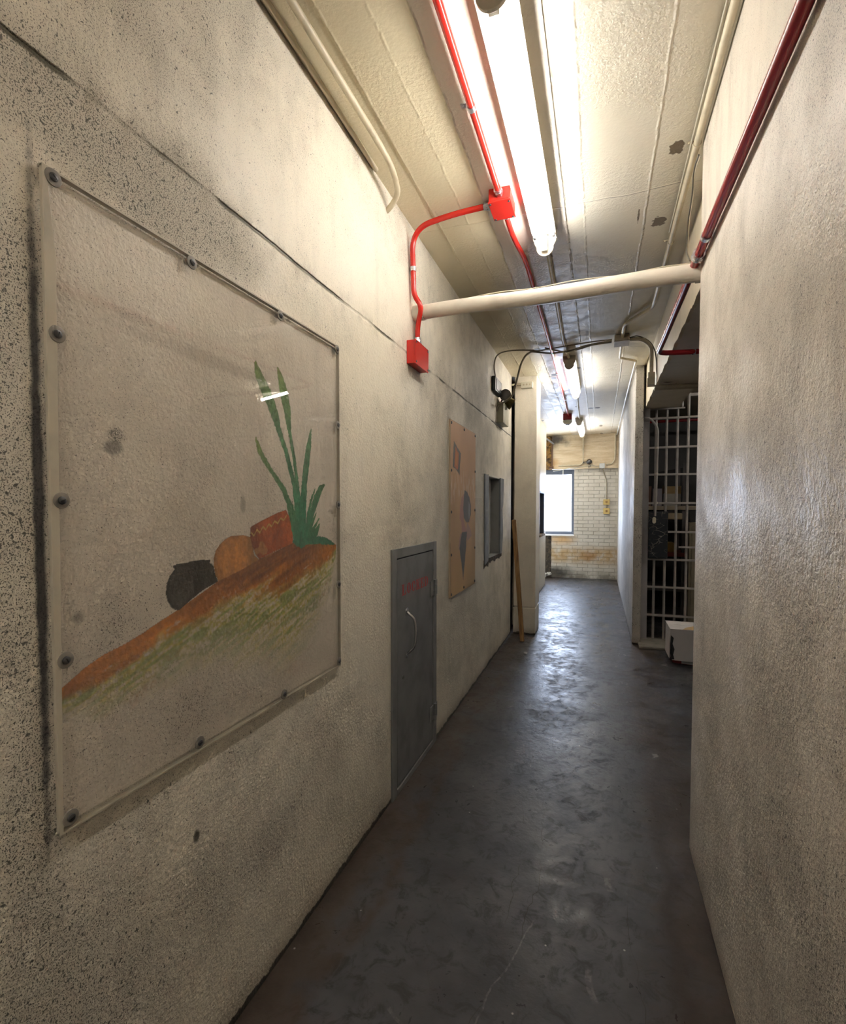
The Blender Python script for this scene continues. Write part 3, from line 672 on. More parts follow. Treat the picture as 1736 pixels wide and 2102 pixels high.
# ================================================================ RECESSED CABINETS
cb = thing('recessed_cabinet', (XL, 4.73, .98), 'open grey steel wall cabinet without door beside the narrow peach board', 'cabinet')
y0, y1, z0, z1 = N1; D = .085
s_ = MB().box(XL-D, y0, z0, XL-D+.004, y1, z1)
s_.build('back_plate', plain('cabinet_back', (.55, .56, .55), .5, dirt=.3), cb)
MB().box(XL-D, y0, z0, XL, y0+.004, z1).box(XL-D, y1-.004, z0, XL, y1, z1).box(XL-D, y0, z0, XL, y1, z0+.004).box(XL-D, y0, z1-.004, XL, y1, z1).build('cabinet_side', plain('cabinet_inner', (.26, .26, .25), .5, dirt=.3), cb)
MB().prism([(XL, 4.31, 1.745), (XL, 4.46, 1.740), (XL, 4.46, .975), (XL, 4.43, .965), (XL, 4.32, .945)], (.012, 0, 0)).build('left_flange', nicheg, cb, bevel=.002)
MB().prism([(XL, 5.0, 1.745), (XL, 5.19, 1.745), (XL, 5.16, 1.50), (XL, 5.11, 1.44), (XL, 5.15, 1.20), (XL, 5.09, .995), (XL, 5.0, .985)], (.018, 0, 0)).build('right_flange', nicheg, cb, bevel=.002)
MB().box(XL, 4.46, 1.735, XL+.008, 5.0, 1.752).build('top_flange', ivory, cb, bevel=.001)
rg = MB(); ys = [4.31+i*.03 for i in range(29)]
rg.prism([(XL, y, .985) for y in ys]+[(XL, y, .955-.025*random.random()-(.02 if y < 4.5 else 0)) for y in ys[::-1]], (.003, 0, 0))
rg.build('rough_edge', bare, cb)
MB().box(XL-D+.006, 4.49, 1.265, XL-D+.008, 4.78, 1.485).build('notice_card', plain('notice_paper', (.62, .62, .60), .5, dirt=.1), cb)
nl = MB()
for i in range(5): nl.box(XL-D+.0065, 4.50, 1.195+i*.013, XL-D+.0075, 4.74-.03*(i % 2), 1.199+i*.013)
MB().box(XL-D+.004, 4.48, 1.18, XL-D+.006, 4.77, 1.262).build('warning_sticker', plain('sticker_paper', (.60, .60, .57), .5, dirt=.1), cb)
nl.build('sticker_print', black, cb)
c2 = thing('recessed_cabinet', (-.945, 8.9, .97), 'dark opening in the far left wall near the window', 'cabinet')
y0, y1, z0, z1 = N2
MB().box(-1.08, y0, z0, -1.075, y1, z1).build('back_plate', plain('dark_steel', (.04, .045, .055), .5), c2)
MB().box(-1.08, y0, z0, -.94, y0+.03, z1).box(-1.08, y1-.03, z0, -.94, y1, z1).box(-1.08, y0+.03, z1-.03, -.94, y1-.03, z1).build('cabinet_frame', plain('dark_frame', (.075, .085, .11), .5), c2, bevel=.002)
MB().box(-1.08, y0, z0-.02, -.925, y1, z0+.015).build('ledge', rusty, c2, bevel=.003)
MB().box(-.944, y0-.10, 1.22, -.938, y0-.06, 1.50).build('paper_strip', ivory, c2)

# ================================================================ FLUORESCENT LAMPS
def shield(cx, y, zt, w, h, n=12):
    p = [(cx-w, y, zt), (cx+w, y, zt), (cx+w*.92, y, zt-h*.45)]
    for i in range(n+1):
        a = -PI*i/n; p.append((cx+w*.60*math.cos(a)*(1.25 if 0 < i < n else 1.2), y, zt-h*.62+h*.38*math.sin(a)))
    return p + [(cx-w*.92, y, zt-h*.45)]
def make_lamp(cx, ya, yb, label, tube=TUBE, group=None):
    cy_ = (ya+yb)/2; t = thing('ceiling_lamp', (cx, cy_, TOP), label, 'lamp', group or 'fluorescent lamps along the corridor ceiling')
    w = .060; z1 = TOP; z2 = 2.877
    MB().prism([(cx-w*.75, ya, z1), (cx+w*.75, ya, z1), (cx+w, ya, z2), (cx+w-.006, ya, z2), (cx+w*.5, ya, z2+.02), (cx-w*.5, ya, z2+.02), (cx-w+.006, ya, z2), (cx-w, ya, z2)], (0, yb-ya, 0)).build('housing', lampw, t)
    for y, s in ((ya, -1), (yb, 1)):
        MB().prism([(p[0], p[1], p[2]) for p in shield(cx, y, TOP, .062, .134)], (0, s*.012, 0)).build('end_cap', plain('end_cap_enamel', (.50, .46, .38), .4, dirt=.2), t, bevel=.002)
        yy = y - s*.02
        MB().box(cx-.015, yy-.009, 2.808, cx+.015, yy+.009, 2.885).build('lamp_holder', ivory, t, bevel=.003)
    MB().tube([(cx, ya+.035, 2.821), (cx, yb-.045, 2.821)], .0165, 20).build('tube', tube, t, smooth=True)
    for s in (-1, 1):
        MB().obox((cx+s*.048, yb-.05, 2.871), (.006, 0, 0), (0, .012, 0), (0, 0, .008)).build('clip', zinc, t, bevel=.001)
    return t
make_lamp(-.29, 1.395, 2.79, 'nearest fluorescent ceiling lamp, largest of the row, beside the red junction box')
make_lamp(-.292, 5.13, 6.53, 'second fluorescent ceiling lamp, just past the bundle of dusty cables')
make_lamp(-.33, 8.68, 10.08, 'farthest fluorescent ceiling lamp, in front of the end wall')
make_lamp(-.29, -1.85, -.45, 'unseen fluorescent fill lamp added on the ceiling behind the viewpoint', FILL_TUBE)  # added out of view as fill light for the near walls
# lamp of the side room, mirrored in the clear sheet on the left wall
t = make_lamp(0, -.34, .34, 'short fluorescent lamp on the side room ceiling', TUBE2, 'side room lamp')
t.location = (1.92, 5.28, TOP); t.rotation_euler = (0, 0, math.atan2(-.60, .26))
for c_ in t.children: c_.matrix_parent_inverse = Matrix.Translation((0, 0, -TOP))

# ================================================================ RED FIRE-ALARM CONDUIT
def strap(mb, p, d, n_, r, wd=.022):
    """pipe strap round p, pipe direction d, n_ away from the wall"""
    p, d, n_ = Vector(p), Vector(d).normalized(), Vector(n_).normalized(); s = d.cross(n_)
    mb.tube([p-d*wd/2, p+d*wd/2], r+.003, 16)
    mb.obox(p - n_*(r-.002) + s*(r+.012), d*wd/2, s*.013, n_*.0018)
    q = p - n_*(r-.002) + s*(r+.014); mb.cyl(q, q+n_*.006, .005, 8)
def collar(mb, p, d, r):
    p, d = Vector(p), Vector(d).normalized()
    mb.tube([p-d*.020, p-d*.008], r+.004, 16); mb.tube([p-d*.008, p+d*.008], r+.0075, 6); mb.tube([p+d*.008, p+d*.020], r+.0045, 16)
RZ = 2.893; RR = .0135
rb = thing('red_junction_box', (-.452, 2.42, TOP), 'square red metal junction box on the ceiling beside the nearest lamp', 'junction box')
rc = thing('red_ceiling_conduit', (-.45, 1.0, TOP), 'thin bright red conduit along the ceiling from the near edge to the square red box', 'conduit')
MB().tube([(-.452, -3.9, RZ), (-.452, 2.325, RZ)], RR, 14).build('pipe', red, rc, smooth=True)
s_ = MB(); strap(s_, (-.452, 1.815, RZ), (0, 1, 0), (0, 0, -1), RR); s_.build('pipe_strap', zinc, rc, smooth=True)
s_ = MB(); collar(s_, (-.452, 2.325, RZ), (0, 1, 0), RR); s_.build('connector', zinc, rc, smooth=True)
MB().box(-.502, 2.345, 2.865, -.402, 2.495, TOP-.002).build('box_body', red, rb, bevel=.004)
MB().box(-.505, 2.342, 2.858, -.399, 2.498, 2.865).build('box_cover', red, rb, bevel=.003)
for x, y in ((-.495, 2.355), (-.409, 2.355), (-.495, 2.485), (-.409, 2.485)):
    MB().cyl((x, y, 2.858), (x, y, 2.854), .005, 10).build('screw', screwm, rb, smooth=True)
r2 = thing('red_ceiling_conduit', (-.44, 5.0, TOP), 'thin red conduit along the ceiling from the square red box to the far heat detector', 'conduit')
MB().tube(path([(-.452, 2.51, RZ), (-.452, 2.75, RZ), (-.425, 3.0, RZ+.006), (-.43, 4.6, RZ+.004), (-.452, 6.5, RZ), (-.478, 8.22, RZ)], .12), RR, 14).build('pipe', red, r2, smooth=True)
s_ = MB(); collar(s_, (-.452, 2.515, RZ), (0, 1, 0), RR); s_.build('connector', zinc, r2, smooth=True)
for y in (5.6, 7.0): s_ = MB(); strap(s_, (-.445, y, RZ), (0, 1, 0), (0, 0, -1), RR); s_.build('pipe_strap', zinc, r2, smooth=True)
br_ = thing('red_branch_conduit', (XL, 2.5, 2.4), 'red conduit bending from the square ceiling box down the left wall', 'conduit')
WX = XL+.022
pts = [(-.51, 2.42, RZ), (-.70, 2.425, RZ-.004), (WX, 2.47, RZ-.010), (WX, 2.495, 2.64), (WX, 2.498, 2.56), (WX+.040, 2.512, 2.50), (WX+.004, 2.548, 2.42), (WX, 2.555, 2.325)]
q = path(pts[:4], .22, 12)[:-1] + path(pts[3:], .04, 6)
MB().tube(q, RR, 14).build('pipe', red, br_, smooth=True)
s_ = MB(); collar(s_, (-.520, 2.42, RZ), (1, 0, 0), RR); s_.build('connector', zinc, br_, smooth=True)
s_ = MB(); strap(s_, (WX, 2.490, 2.688), (0, 0, 1), (1, 0, 0), RR); s_.build('pipe_strap', zinc, br_, smooth=True)
s_ = MB(); collar(s_, (WX, 2.555, 2.335), (0, 0, 1), RR); s_.build('connector', zinc, br_, smooth=True)
wb = thing('red_wall_box', (XL, 2.55, 2.17), 'red metal box on the left wall at the end of the red conduit', 'junction box')
MB().box(XL, 2.450, 2.195, XL+.044, 2.655, 2.315).build('box_body', red, wb, bevel=.003)
MB().box(XL+.044, 2.447, 2.192, XL+.050, 2.658, 2.318).build('box_cover', red, wb, bevel=.002)
for y, z in ((2.46, 2.205), (2.645, 2.205), (2.46, 2.305), (2.645, 2.305)): MB().cyl((XL+.050, y, z), (XL+.053, y, z), .005, 10).build('screw', screwm, wb, smooth=True)
hdv = thing('heat_detector', (-.49, 8.3, TOP), 'round pale detector on a dark red base at the end of the ceiling conduit', 'detector')
MB().box(-.555, 8.22, 2.825, -.425, 8.35, TOP-.001).build('mounting_box', dred, hdv, bevel=.006)
MB().lathe((-.49, 8.285, 2.825), (0, 0, -1), [(0, .072), (.030, .070), (.055, .050), (.062, .030)], 24).build('detector_head', ivory, hdv, smooth=True)
MB().lathe((-.49, 8.285, 2.765), (0, 0, -1), [(0, .032), (.014, .028), (.018, .010)], 16).build('sensor_cage', screwm, hdv, smooth=True)
# right-hand run
rr = thing('dark_red_conduit', (.345, 1.5, 2.3), 'dark red conduit high along the right wall, bending right past the white pipe', 'conduit')
R2 = .0165; xz = lambda y: 2.395+.018*(y-1.2)
MB().tube(path([(.352, -3.9, 2.36), (.352, 1.15, 2.395), (.352, 2.20, 2.430), (.352, 3.30, 2.452), (.346, 3.62, 2.452), (.60, 3.70, 2.462), (.86, 3.72, 2.468), (1.6, 3.75, 2.47)], .075, 10), R2, 16).build('pipe', dred, rr, smooth=True)
s_ = MB(); strap(s_, (.352, 2.07, 2.424), (0, 1, 0), (-1, 0, 0), R2); s_.build('pipe_strap', zinc, rr, smooth=True)
s_ = MB(); collar(s_, (.352, 2.23, 2.431), (0, 1, 0), R2+.002); s_.build('connector', zinc, rr, smooth=True)
s_ = MB(); strap(s_, (.565, 3.692, 2.461), (1, .06, 0), (0, 0, -1), R2); s_.build('pipe_strap', zinc, rr, smooth=True)

# ================================================================ BIG WHITE PIPE
bp = thing('white_cross_pipe', (-.3, 2.5, 2.45), 'thick cream painted pipe crossing the corridor below the ceiling', 'pipe')
pa, pb_ = Vector((XL, 2.565, 2.490)), Vector((.46, 2.33, 2.404))
pts = [pa.lerp(pb_, i/12)+Vector((0, 0, .004*math.sin(i*.8))) for i in range(13)]
MB().tube(pts, .0365, 24).build('pipe', creampipe, bp, smooth=True)
MB().tube([pa+(pb_-pa)*.002, pa+(pb_-pa)*.045], .040, 24).build('pipe_collar', creampipe, bp, smooth=True)
MB().tube([pa.lerp(pb_, .93), pa.lerp(pb_, 1.0)], .0385, 24).build('pipe_collar', creampipe, bp, smooth=True)
wt = [pa.lerp(pb_, i/14)+Vector((0, -.006, .040+.004*math.sin(i*1.7))) for i in range(3, 14)]
MB().tube(curve(wt, 3), .0022, 6).build('tracer_wire', cablew, bp, smooth=True)

# ================================================================ CONDUITS AND CABLES
def run(name, pts, r, mat, label, cat='conduit', straps=(), group=None, smoothc=False, rad=.05, strapn=(0, 0, -1)):
    q = curve(pts, 6) if smoothc else path(pts, rad)
    if not straps:
        o = MB().tube(q, r, 12).build(name, mat, smooth=True); return tag(o, label, cat, group)
    t = thing(name, pts[0], label, cat, group); MB().tube(q, r, 12).build('pipe', mat, t, smooth=True)
    for p, d in straps: s_ = MB(); strap(s_, p, d, strapn, r, .014); s_.build('pipe_strap', mat, t, smooth=True)
    return t
cz = TOP-.020
run('ceiling_conduit', [(-.852, -3.9, 2.905), (-.852, 1.25, 2.905), (-.845, 1.84, 2.900), (-.845, 2.02, 2.893), (-.875, 2.16, 2.872), (-.935, 2.20, 2.840), (-.985, 2.21, 2.825)], .0125, condp, 'cream conduit in the corner over the left wall, curving into the plaster', rad=.12)
run('ceiling_batten', [(-.93, -3.9, TOP-.004), (-.93, 1.5, TOP-.004), (-.935, 2.05, TOP-.004)], .010, condp, 'cream painted edge strip where the left wall meets the ceiling', 'trim')
run('ceiling_conduit', [(-.29, 2.80, 2.909), (-.315, 4.6, 2.909), (-.30, 5.12, 2.909)], .014, condp, 'cream conduit joining the nearest and second ceiling lamps', straps=[((-.302, 3.6, 2.909), (0, 1, 0))])
run('ceiling_conduit', [(-.285, 6.55, 2.909), (-.31, 7.6, 2.909), (-.325, 8.67, 2.909)], .014, condp, 'cream conduit joining the second and farthest ceiling lamps', straps=[((-.31, 7.7, 2.909), (0, 1, 0))])
W = lambda px, py: tuple(on(px, py, y=YE-.07))
E_ = lambda px, py: tuple(on(px, py, y=YE-.10))
a = E_(1197, 897); b = E_(1197, 957)
run('end_wall_conduit', [(a[0], 10.1, 2.909), (a[0], YE-.09, 2.905), (a[0], YE-.085, 2.36), (a[0]-.05, YE-.085, 2.312), (-.80, YE-.085, 2.305)], .012, condp, 'cream conduit dropping down the end wall from the farthest lamp', rad=.07)
run('end_wall_conduit', [(.285, YE-.09, 2.91), (.282, YE-.085, 2.42), (.24, YE-.085, 2.325), (.12, YE-.085, 2.305)], .013, condp, 'cream conduit in the right corner of the end wall', rad=.09)
run('ceiling_conduit', [(.352, -3.9, 2.905), (.352, 1.7, 2.905), (.350, 4.04, 2.905), (.170, 4.34, 2.905), (.168, 4.66, 2.905)], .0135, condp, 'long cream conduit along the ceiling edge over the right wall', rad=.05, straps=[((.352, 2.31, 2.905), (0, 1, 0)), ((.352, 3.1, 2.905), (0, 1, 0))])
run('ceiling_wire', [(.333, -3.9, 2.910), (.331, 1.7, 2.912), (.331, 2.3, 2.910), (.334, 3.0, 2.912)], .004, cablew, 'thin cream wire clipped beside the right ceiling conduit', 'cable')
lo = [on(1434, 318, x=.352), on(1424, 350, x=.355), on(1420, 400, x=.36), on(1412, 455, x=.37), on(1409, 510, x=.372), on(1413, 530, y=2.36), on(1420, 540, y=2.36)]
run('hanging_wire', lo, .0028, cabled, 'thin dark wire hanging from the right ceiling conduit to the white pipe', 'cable', smoothc=True)
lo2 = [p+Vector((.006, .004, -.004)) for p in lo]
run('hanging_wire', lo2, .0022, cablew, 'thin pale wire hanging beside the dark one down to the white pipe', 'cable', smoothc=True)
# junction box in the middle of the cable bundle
jb = thing('ceiling_junction_box', (.165, 4.72, TOP), 'small cream junction box on the ceiling in the cable bundle', 'junction box')
MB().box(.105, 4.64, 2.872, .225, 4.80, TOP-.001).build('box_body', greycond, jb, bevel=.004)
MB().box(.103, 4.638, 2.866, .227, 4.802, 2.872).build('box_cover', greycond, jb, bevel=.002)
run('ceiling_conduit', [(.168, 4.81, 2.902), (.17, 5.28, 2.902), (.325, 5.44, 2.902), (.322, 5.7, 2.902)], .011, condp, 'short cream conduit stepping right beyond the ceiling junction box', rad=.02)
run('wall_conduit', [(.322, 5.70, 2.90), (.318, 6.3, 2.895), (.316, 8.2, 2.890), (.310, 10.64, 2.885)], .011, plain('silver_conduit', (.62, .60, .55), .35, dirt=.3), 'pale conduit along the top of the far right wall', straps=[((.317, 7.2, 2.893), (0, 1, 0))])
run('cross_conduit', [(.225, 4.70, 2.893), (.33, 4.71, 2.89), (.405, 4.72, 2.82), (.405, 4.73, 2.60)], .016, greycond, 'grey conduit curving down from the junction box over the side opening', rad=.12)
eb = thing('elbow_box', (.40, 4.73, 2.5), 'small grey elbow box at the corner of the side opening', 'junction box')
MB().box(.378, 4.70, 2.495, .432, 4.76, 2.60).build('box_body', greycond, eb, bevel=.003)
MB().box(.372, 4.70, 2.485, .378, 4.705, 2.55).box(.372, 4.70, 2.475, .44, 4.705, 2.487).build('bracket', greycond, eb)
run('soffit_conduit', [(.43, 4.73, 2.478), (.80, 4.78, 2.478), (1.5, 4.85, 2.478)], .017, greycond, 'grey conduit under the soffit of the side opening', straps=[((.60, 4.753, 2.478), (1, .07, 0))])
run('soffit_conduit', [(.44, 4.84, 2.482), (.82, 4.88, 2.482), (1.5, 4.95, 2.482)], .011, greycond, 'thinner grey conduit beyond the thick one under the soffit')
# cable bundle across the ceiling
B = lambda px, py, z=2.895: on(px, py, z=z)
run('ceiling_cable', [B(1255, 702), B(1215, 708), B(1190, 716), B(1160, 722), B(1128, 725, 2.89), B(1096, 722, 2.89), B(1088, 722, 2.89)], .0085, cablem, 'dusty cable sagging across the ceiling in front of the second lamp', 'cable', smoothc=True)
run('ceiling_cable', [B(1256, 697), B(1212, 702), B(1170, 709), B(1128, 716), B(1105, 720), B(1092, 719)], .0055, cablem, 'thin straight dusty cable above the sagging one', 'cable', smoothc=True)
run('ceiling_cable', [B(1255, 700), B(1235, 703, 2.90), B(1196, 711, 2.87), B(1165, 722, 2.87), B(1140, 719, 2.88), B(1118, 714, 2.905)], .0065, cablem, 'dusty cable looping below the second lamp end', 'cable', smoothc=True)
run('ceiling_cable', [B(1095, 719), B(1060, 719), B(1035, 722), B(1022, 728, 2.88), on(1016, 738, x=-.938), on(1014, 755, x=-.94), on(1017, 774, x=-.935)], .0065, cablem, 'thin cable curving from the ceiling down to the black wall box', 'cable', smoothc=True)
run('ceiling_cable', [B(1090, 722), B(1078, 731, 2.88), on(1069, 748, y=4.8), on(1063, 770, y=4.8), on(1057, 792, y=4.8), on(1051, 811, y=4.8), on(1040, 822, y=4.8), on(1028, 829, y=4.83), on(1022, 834, y=4.85), on(1020, 844, y=4.87)], .0095, cablem, 'thick cable drooping from the ceiling to the emergency light', 'cable', smoothc=True)
run('ceiling_cable', [B(1283, 698), B(1296, 692), B(1310, 690), B(1330, 699), on(1342, 715, y=4.70), on(1347, 740, y=4.70), on(1348, 765, y=4.69), on(1353, 778, y=4.69), on(1366, 784, y=4.69), on(1400, 780, y=4.72), on(1440, 775, y=4.75)], .005, cabled, 'thin dark cable looping round the grey conduit into the side opening', 'cable', smoothc=True)
# ================================================================ LEFT WALL FITTINGS BEFORE THE PILLAR
bb = thing('black_wall_box', (XL, 4.75, 2.53), 'small black electrical box high on the left wall above the emergency light', 'electrical box')
MB().box(XL, 4.62, 2.53, XL+.035, 4.93, 2.665).build('box_body', blackbox, bb, bevel=.006)
MB().box(XL+.035, 4.66, 2.55, XL+.039, 4.89, 2.645).build('box_cover', plain('dark_green_face', (.03, .045, .04), .4), bb, bevel=.002)
em = thing('emergency_light', (XL, 5.0, 2.27), 'cream emergency light with two round lamp heads on the left wall', 'emergency light')
MB().box(XL, 4.88, 2.275, -.888, 5.18, 2.475).build('battery_housing', plain('olive_enamel', (.40, .38, .26), .45, dirt=.2), em, bevel=.004)
h1 = on(1037, 811, y=4.93); h2 = on(1049, 829, y=5.08)
d1 = Vector((.05, -1, -.10)).normalized(); d2 = Vector((.75, .25, -.45)).normalized()
l1 = MB().lathe(h1, d1, [(-.085, .016), (-.070, .034), (-.030, .050), (0, .056), (.004, .056), (.004, .051)], 28).build('lamp_head', plain('brown_plastic', (.055, .045, .035), .35), em, smooth=True)
MB().lathe(h1+d1*.003, d1, [(0, .050), (.006, .040), (.010, .020), (.011, .004)], 24).build('lens', plain('grey_lens', (.16, .15, .14), .12, dirt=.1, bump=.05), l1, smooth=True)
l2 = MB().lathe(h2-d2*.03, d2, [(-.045, .018), (-.030, .034), (.010, .050), (.040, .058), (.045, .058), (.045, .052)], 10).build('lamp_head', plain('olive_plastic', (.13, .095, .02), .4), em)
MB().lathe(h2+d2*.012, d2, [(0, .050), (.005, .044)], 20).build('lens', plain('grey_lens', (.16, .15, .14), .12), l2, smooth=True)
MB().tube(curve([(-.915, 4.92, 2.475), (-.91, 4.93, 2.50), h1-d1*.07]), .009, 8).build('swivel_arm', plain('brown_plastic', (.055, .045, .035), .35), em, smooth=True)
MB().tube(curve([(-.905, 5.08, 2.475), (-.895, 5.08, 2.49), h2-d2*.06]), .009, 8).build('swivel_arm', plain('brown_plastic', (.055, .045, .035), .35), em, smooth=True)
ob = thing('pillar_outlet', (-.78, 5.77, 2.80), 'cream plug outlet strip at the top of the pillar', 'outlet')
MB().box(-.845, 5.715, 2.785, -.715, 5.77, 2.855).build('outlet_body', ivory, ob, bevel=.006)
for i in range(3): MB().lathe((-.815+i*.035, 5.715, 2.822), (0, -1, 0), [(0, .012), (.003, .011)], 14).build('socket', condp, ob, smooth=True)
MB().tube([(-.95, 5.735, 2.835), (-.845, 5.735, 2.832)], .013, 10).build('conduit_stub', condp, ob, smooth=True)
# wooden pole
wn = NT('weathered_wood'); gsc = wn.noise(14, 5, .6, stretch=(3, 3, .25))
wood = wn.bsdf(wn.mix(wn.smooth(gsc, .35, .7), (.34, .19, .065), (.16, .08, .028)), .6, bump=gsc, dist=.002)
a, b = Vector((-.768, 5.43, 0)), Vector((-.895, 5.60, 1.31)); dd = (b-a).normalized(); sx = Vector((1, 0, 0)); sx = (sx-dd*sx.dot(dd)).normalized(); sy = dd.cross(sx)
ww = MB().obox((a+b)/2+Vector((0, 0, .003)), sx*.023, sy*.016, dd*((b-a).length/2)).build('wooden_plank', wood, bevel=.003)
tag(ww, 'rough wooden plank leaning in the corner against the pillar', 'plank')

# ================================================================ SIDE OPENING: BARRED GATE
gt = thing('barred_gate', (.9, 5.95, .03), 'grey steel barred gate across the dark store room', 'gate')
GY = 5.95
MB().box(.402, GY-.04, .028, .500, GY+.05, 2.51).build('gate_post', plain('gate_post_grey', (.42, .40, .41), .4, dirt=.2, bump=.4, scale=40), gt, bevel=.003)
MB().box(.392, GY-.05, 2.37, .502, GY-.038, 2.52).build('post_plate', plain('gate_post_grey', (.2, .2, .2)), gt, bevel=.002)
MB().box(2.95, GY-.04, .028, 3.15, GY+.05, TOP).build('gate_post', MATS['gate_post_grey'], gt, bevel=.003)
for z in (.286, .592, .891, 1.190, 1.496, 1.803, 2.092, 2.402):
    MB().box(.50, GY-.022, z-.011, 2.95, GY-.012, z+.011).build('rail', gatep, gt, bevel=.002)
MB().box(.50, GY-.022, 2.492, .840, GY-.012, 2.508).build('rail', gatep, gt, bevel=.002)
MB().box(.80, GY-.034, 1.020, 1.70, GY-.022, 1.040).build('latch_bar', gatep, gt, bevel=.002)
for i in range(22):
    x = .566+i*.1035; top = 2.50 if i < 3 else TOP
    MB().tube([(x, GY, .028), (x, GY, top)], .0135, 10).build('bar', gatep, gt, smooth=True)
MB().tube([(.818, GY, 2.50), (.818, GY, 2.62)], .009, 8).build('bar', gatep, gt, smooth=True)
MB().box(.55, GY-.010, 2.62, 2.95, GY+.010, 2.65).build('rail', gatep, gt, bevel=.002)
# scratched black plate on the bars
pn = NT('scratched_black_plate'); vx = pn.nd('ShaderNodeTexVoronoi', feature='DISTANCE_TO_EDGE'); pn.put(vx.inputs['Vector'], pn.pos); vx.inputs['Scale'].default_value = 13
mpn = pn.nd('ShaderNodeMapping'); pn.put(mpn.inputs[0], pn.pos); mpn.inputs['Scale'].default_value = (.8, 0, 1.5); 
nv = pn.nd('ShaderNodeTexNoise'); pn.put(nv.inputs['Vector'], mpn.outputs[0]); nv.inputs['Scale'].default_value = 9
av = pn.nd('ShaderNodeVectorMath', operation='MULTIPLY_ADD'); pn.put(av.inputs[0], nv.outputs['Color']); av.inputs[1].default_value = (.06, .06, .06); pn.put(av.inputs[2], mpn.outputs[0]); pn.put(vx.inputs['Vector'], av.outputs[0])
sc_ = pn.mul(pn.smooth(vx.outputs['Distance'], .035, .008), pn.smooth(pn.noise(9, 2), .42, .55))
pn.bsdf(pn.mix(sc_, (.018, .022, .028), (.28, .25, .22)), .35, bump=sc_, dist=.003)
tl = MB().box(.500, GY-.075, .905, .690, GY-.040, 1.408).build('black_plate', pn.m, bevel=.012); tag(tl, 'black scratched metal plate fixed on the gate bars', 'plate')
gcd = thing('gate_conduit', (.57, GY-.06, 1.35), 'grey conduit bent down the first bar of the gate', 'conduit')
MB().tube(path([(.445, GY-.07, 2.405), (.505, GY-.07, 2.395), (.575, GY-.07, 2.30), (.572, GY-.07, 1.80), (.560, GY-.085, 1.36)], .09), .0125, 12).build('pipe', gatep, gcd, smooth=True)
for z in (2.085, 1.81, 1.50): s_ = MB().cyl((.570, GY-.07, z-.01), (.570, GY-.07, z+.01), .017, 12); s_.build('pipe_strap', creampipe, gcd, smooth=True)
tg = MB(); hw = .018; zc_, zh = 1.315, .034; xc = .553
tg.prism([(xc-hw, GY-.09, zc_-zh+.012), (xc-hw+.01, GY-.09, zc_-zh), (xc+hw-.01, GY-.09, zc_-zh), (xc+hw, GY-.09, zc_-zh+.012), (xc+hw, GY-.09, zc_+zh-.012), (xc+hw-.01, GY-.09, zc_+zh), (xc-hw+.01, GY-.09, zc_+zh), (xc-hw, GY-.09, zc_+zh-.012)], (0, -.003, 0))
tag(tg.build('hanging_tag', ivory), 'small pale octagonal tag hanging over the black plate', 'tag')

# boxes before the gate
def cbox(name, x0, y0, x1, y1, z0, z1, mat, par, rot=0): return MB().box(x0, y0, z0, x1, y1, z1).build(name, mat, par, bevel=.003)
card = plain('brown_cardboard', (.42, .29, .14), .8, dirt=.3); wcard = plain('white_cardboard', (.52, .50, .50), .7, dirt=.25)
bx = thing('cardboard_box', (.78, 5.25, .045), 'white cardboard box with brown flaps and a torn corner beside the gate', 'box')
z0 = .05; z1 = .335; x0, x1, yf, yb = .628, 1.05, 5.06, 5.42
f = MB()
tear = [(x0, z0), (x0, .285), (x0+.012, .29), (x0+.03, .24), (x0+.022, .20), (x0+.036, .15), (x0+.028, .10), (x0+.04, z0)]
f.prism([(x0+.04, yf, z0), (x1, yf-.02, z0), (x1, yf-.02, z1), (x0, yf, z1), (x0+.004, yf, .285), (x0+.030, yf, .255), (x0+.022, yf, .20), (x0+.038, yf, .15), (x0+.028, yf, .10)], (0, .006, 0))
f.box(x1-.006, yf, z0, x1, yb, z1).box(x0, yb-.006, z0, x1, yb, z1).box(x0+.02, yf+.006, z0, x1, yb, z0+.006)
f.prism([(x0, yb, z0), (x0, yb, z1), (x0, yf+.006, z1), (x0, yf+.006, .27), (x0, yf+.04, .20), (x0, yf+.05, .12), (x0, yf+.06, z0)], (.006, 0, 0))
f.build('box_walls', wcard, bx)
MB().prism([(x0+.01, yf+.012, z0+.004), (x1-.01, yf+.012, z0+.004), (x1-.01, yf+.012, .30), (x0+.01, yf+.012, .30)], (0, .003, 0)).build('box_lining', black, bx)
MB().box(x0-.002, yf-.002, z1, x1, yf+.185, z1+.004).build('front_flap', wcard, bx)
MB().box(x0-.002, yf+.19, z1, x1, yb, z1+.004).build('back_flap', wcard, bx)
MB().prism([(x0+.10, yf+.002, z1+.0045), (x1, yf+.002, z1+.0045), (x1, yf+.18, z1+.0045), (x0+.22, yf+.17, z1+.0045), (x0+.15, yf+.10, z1+.0045)], (0, 0, .001)).build('torn_patch', card, bx)
rbx = thing('flat_red_carton', (.78, 5.22, 0), 'flat dark red carton with a white panel under the cardboard box', 'carton')
MB().prism([(.665, 5.16, 0), (1.08, 5.05, 0), (1.10, 5.40, 0), (.665, 5.40, 0)], (0, 0, .046)).build('carton_body', plain('red_carton', (.22, .02, .025), .5, dirt=.4), rbx, bevel=.003)
MB().prism([(.735, 5.140, .006), (1.05, 5.056, .006), (1.05, 5.056, .040), (.735, 5.140, .040)], (0, -.002, 0)).build('white_panel', plain('white_print', (.55, .54, .54), .5), rbx)

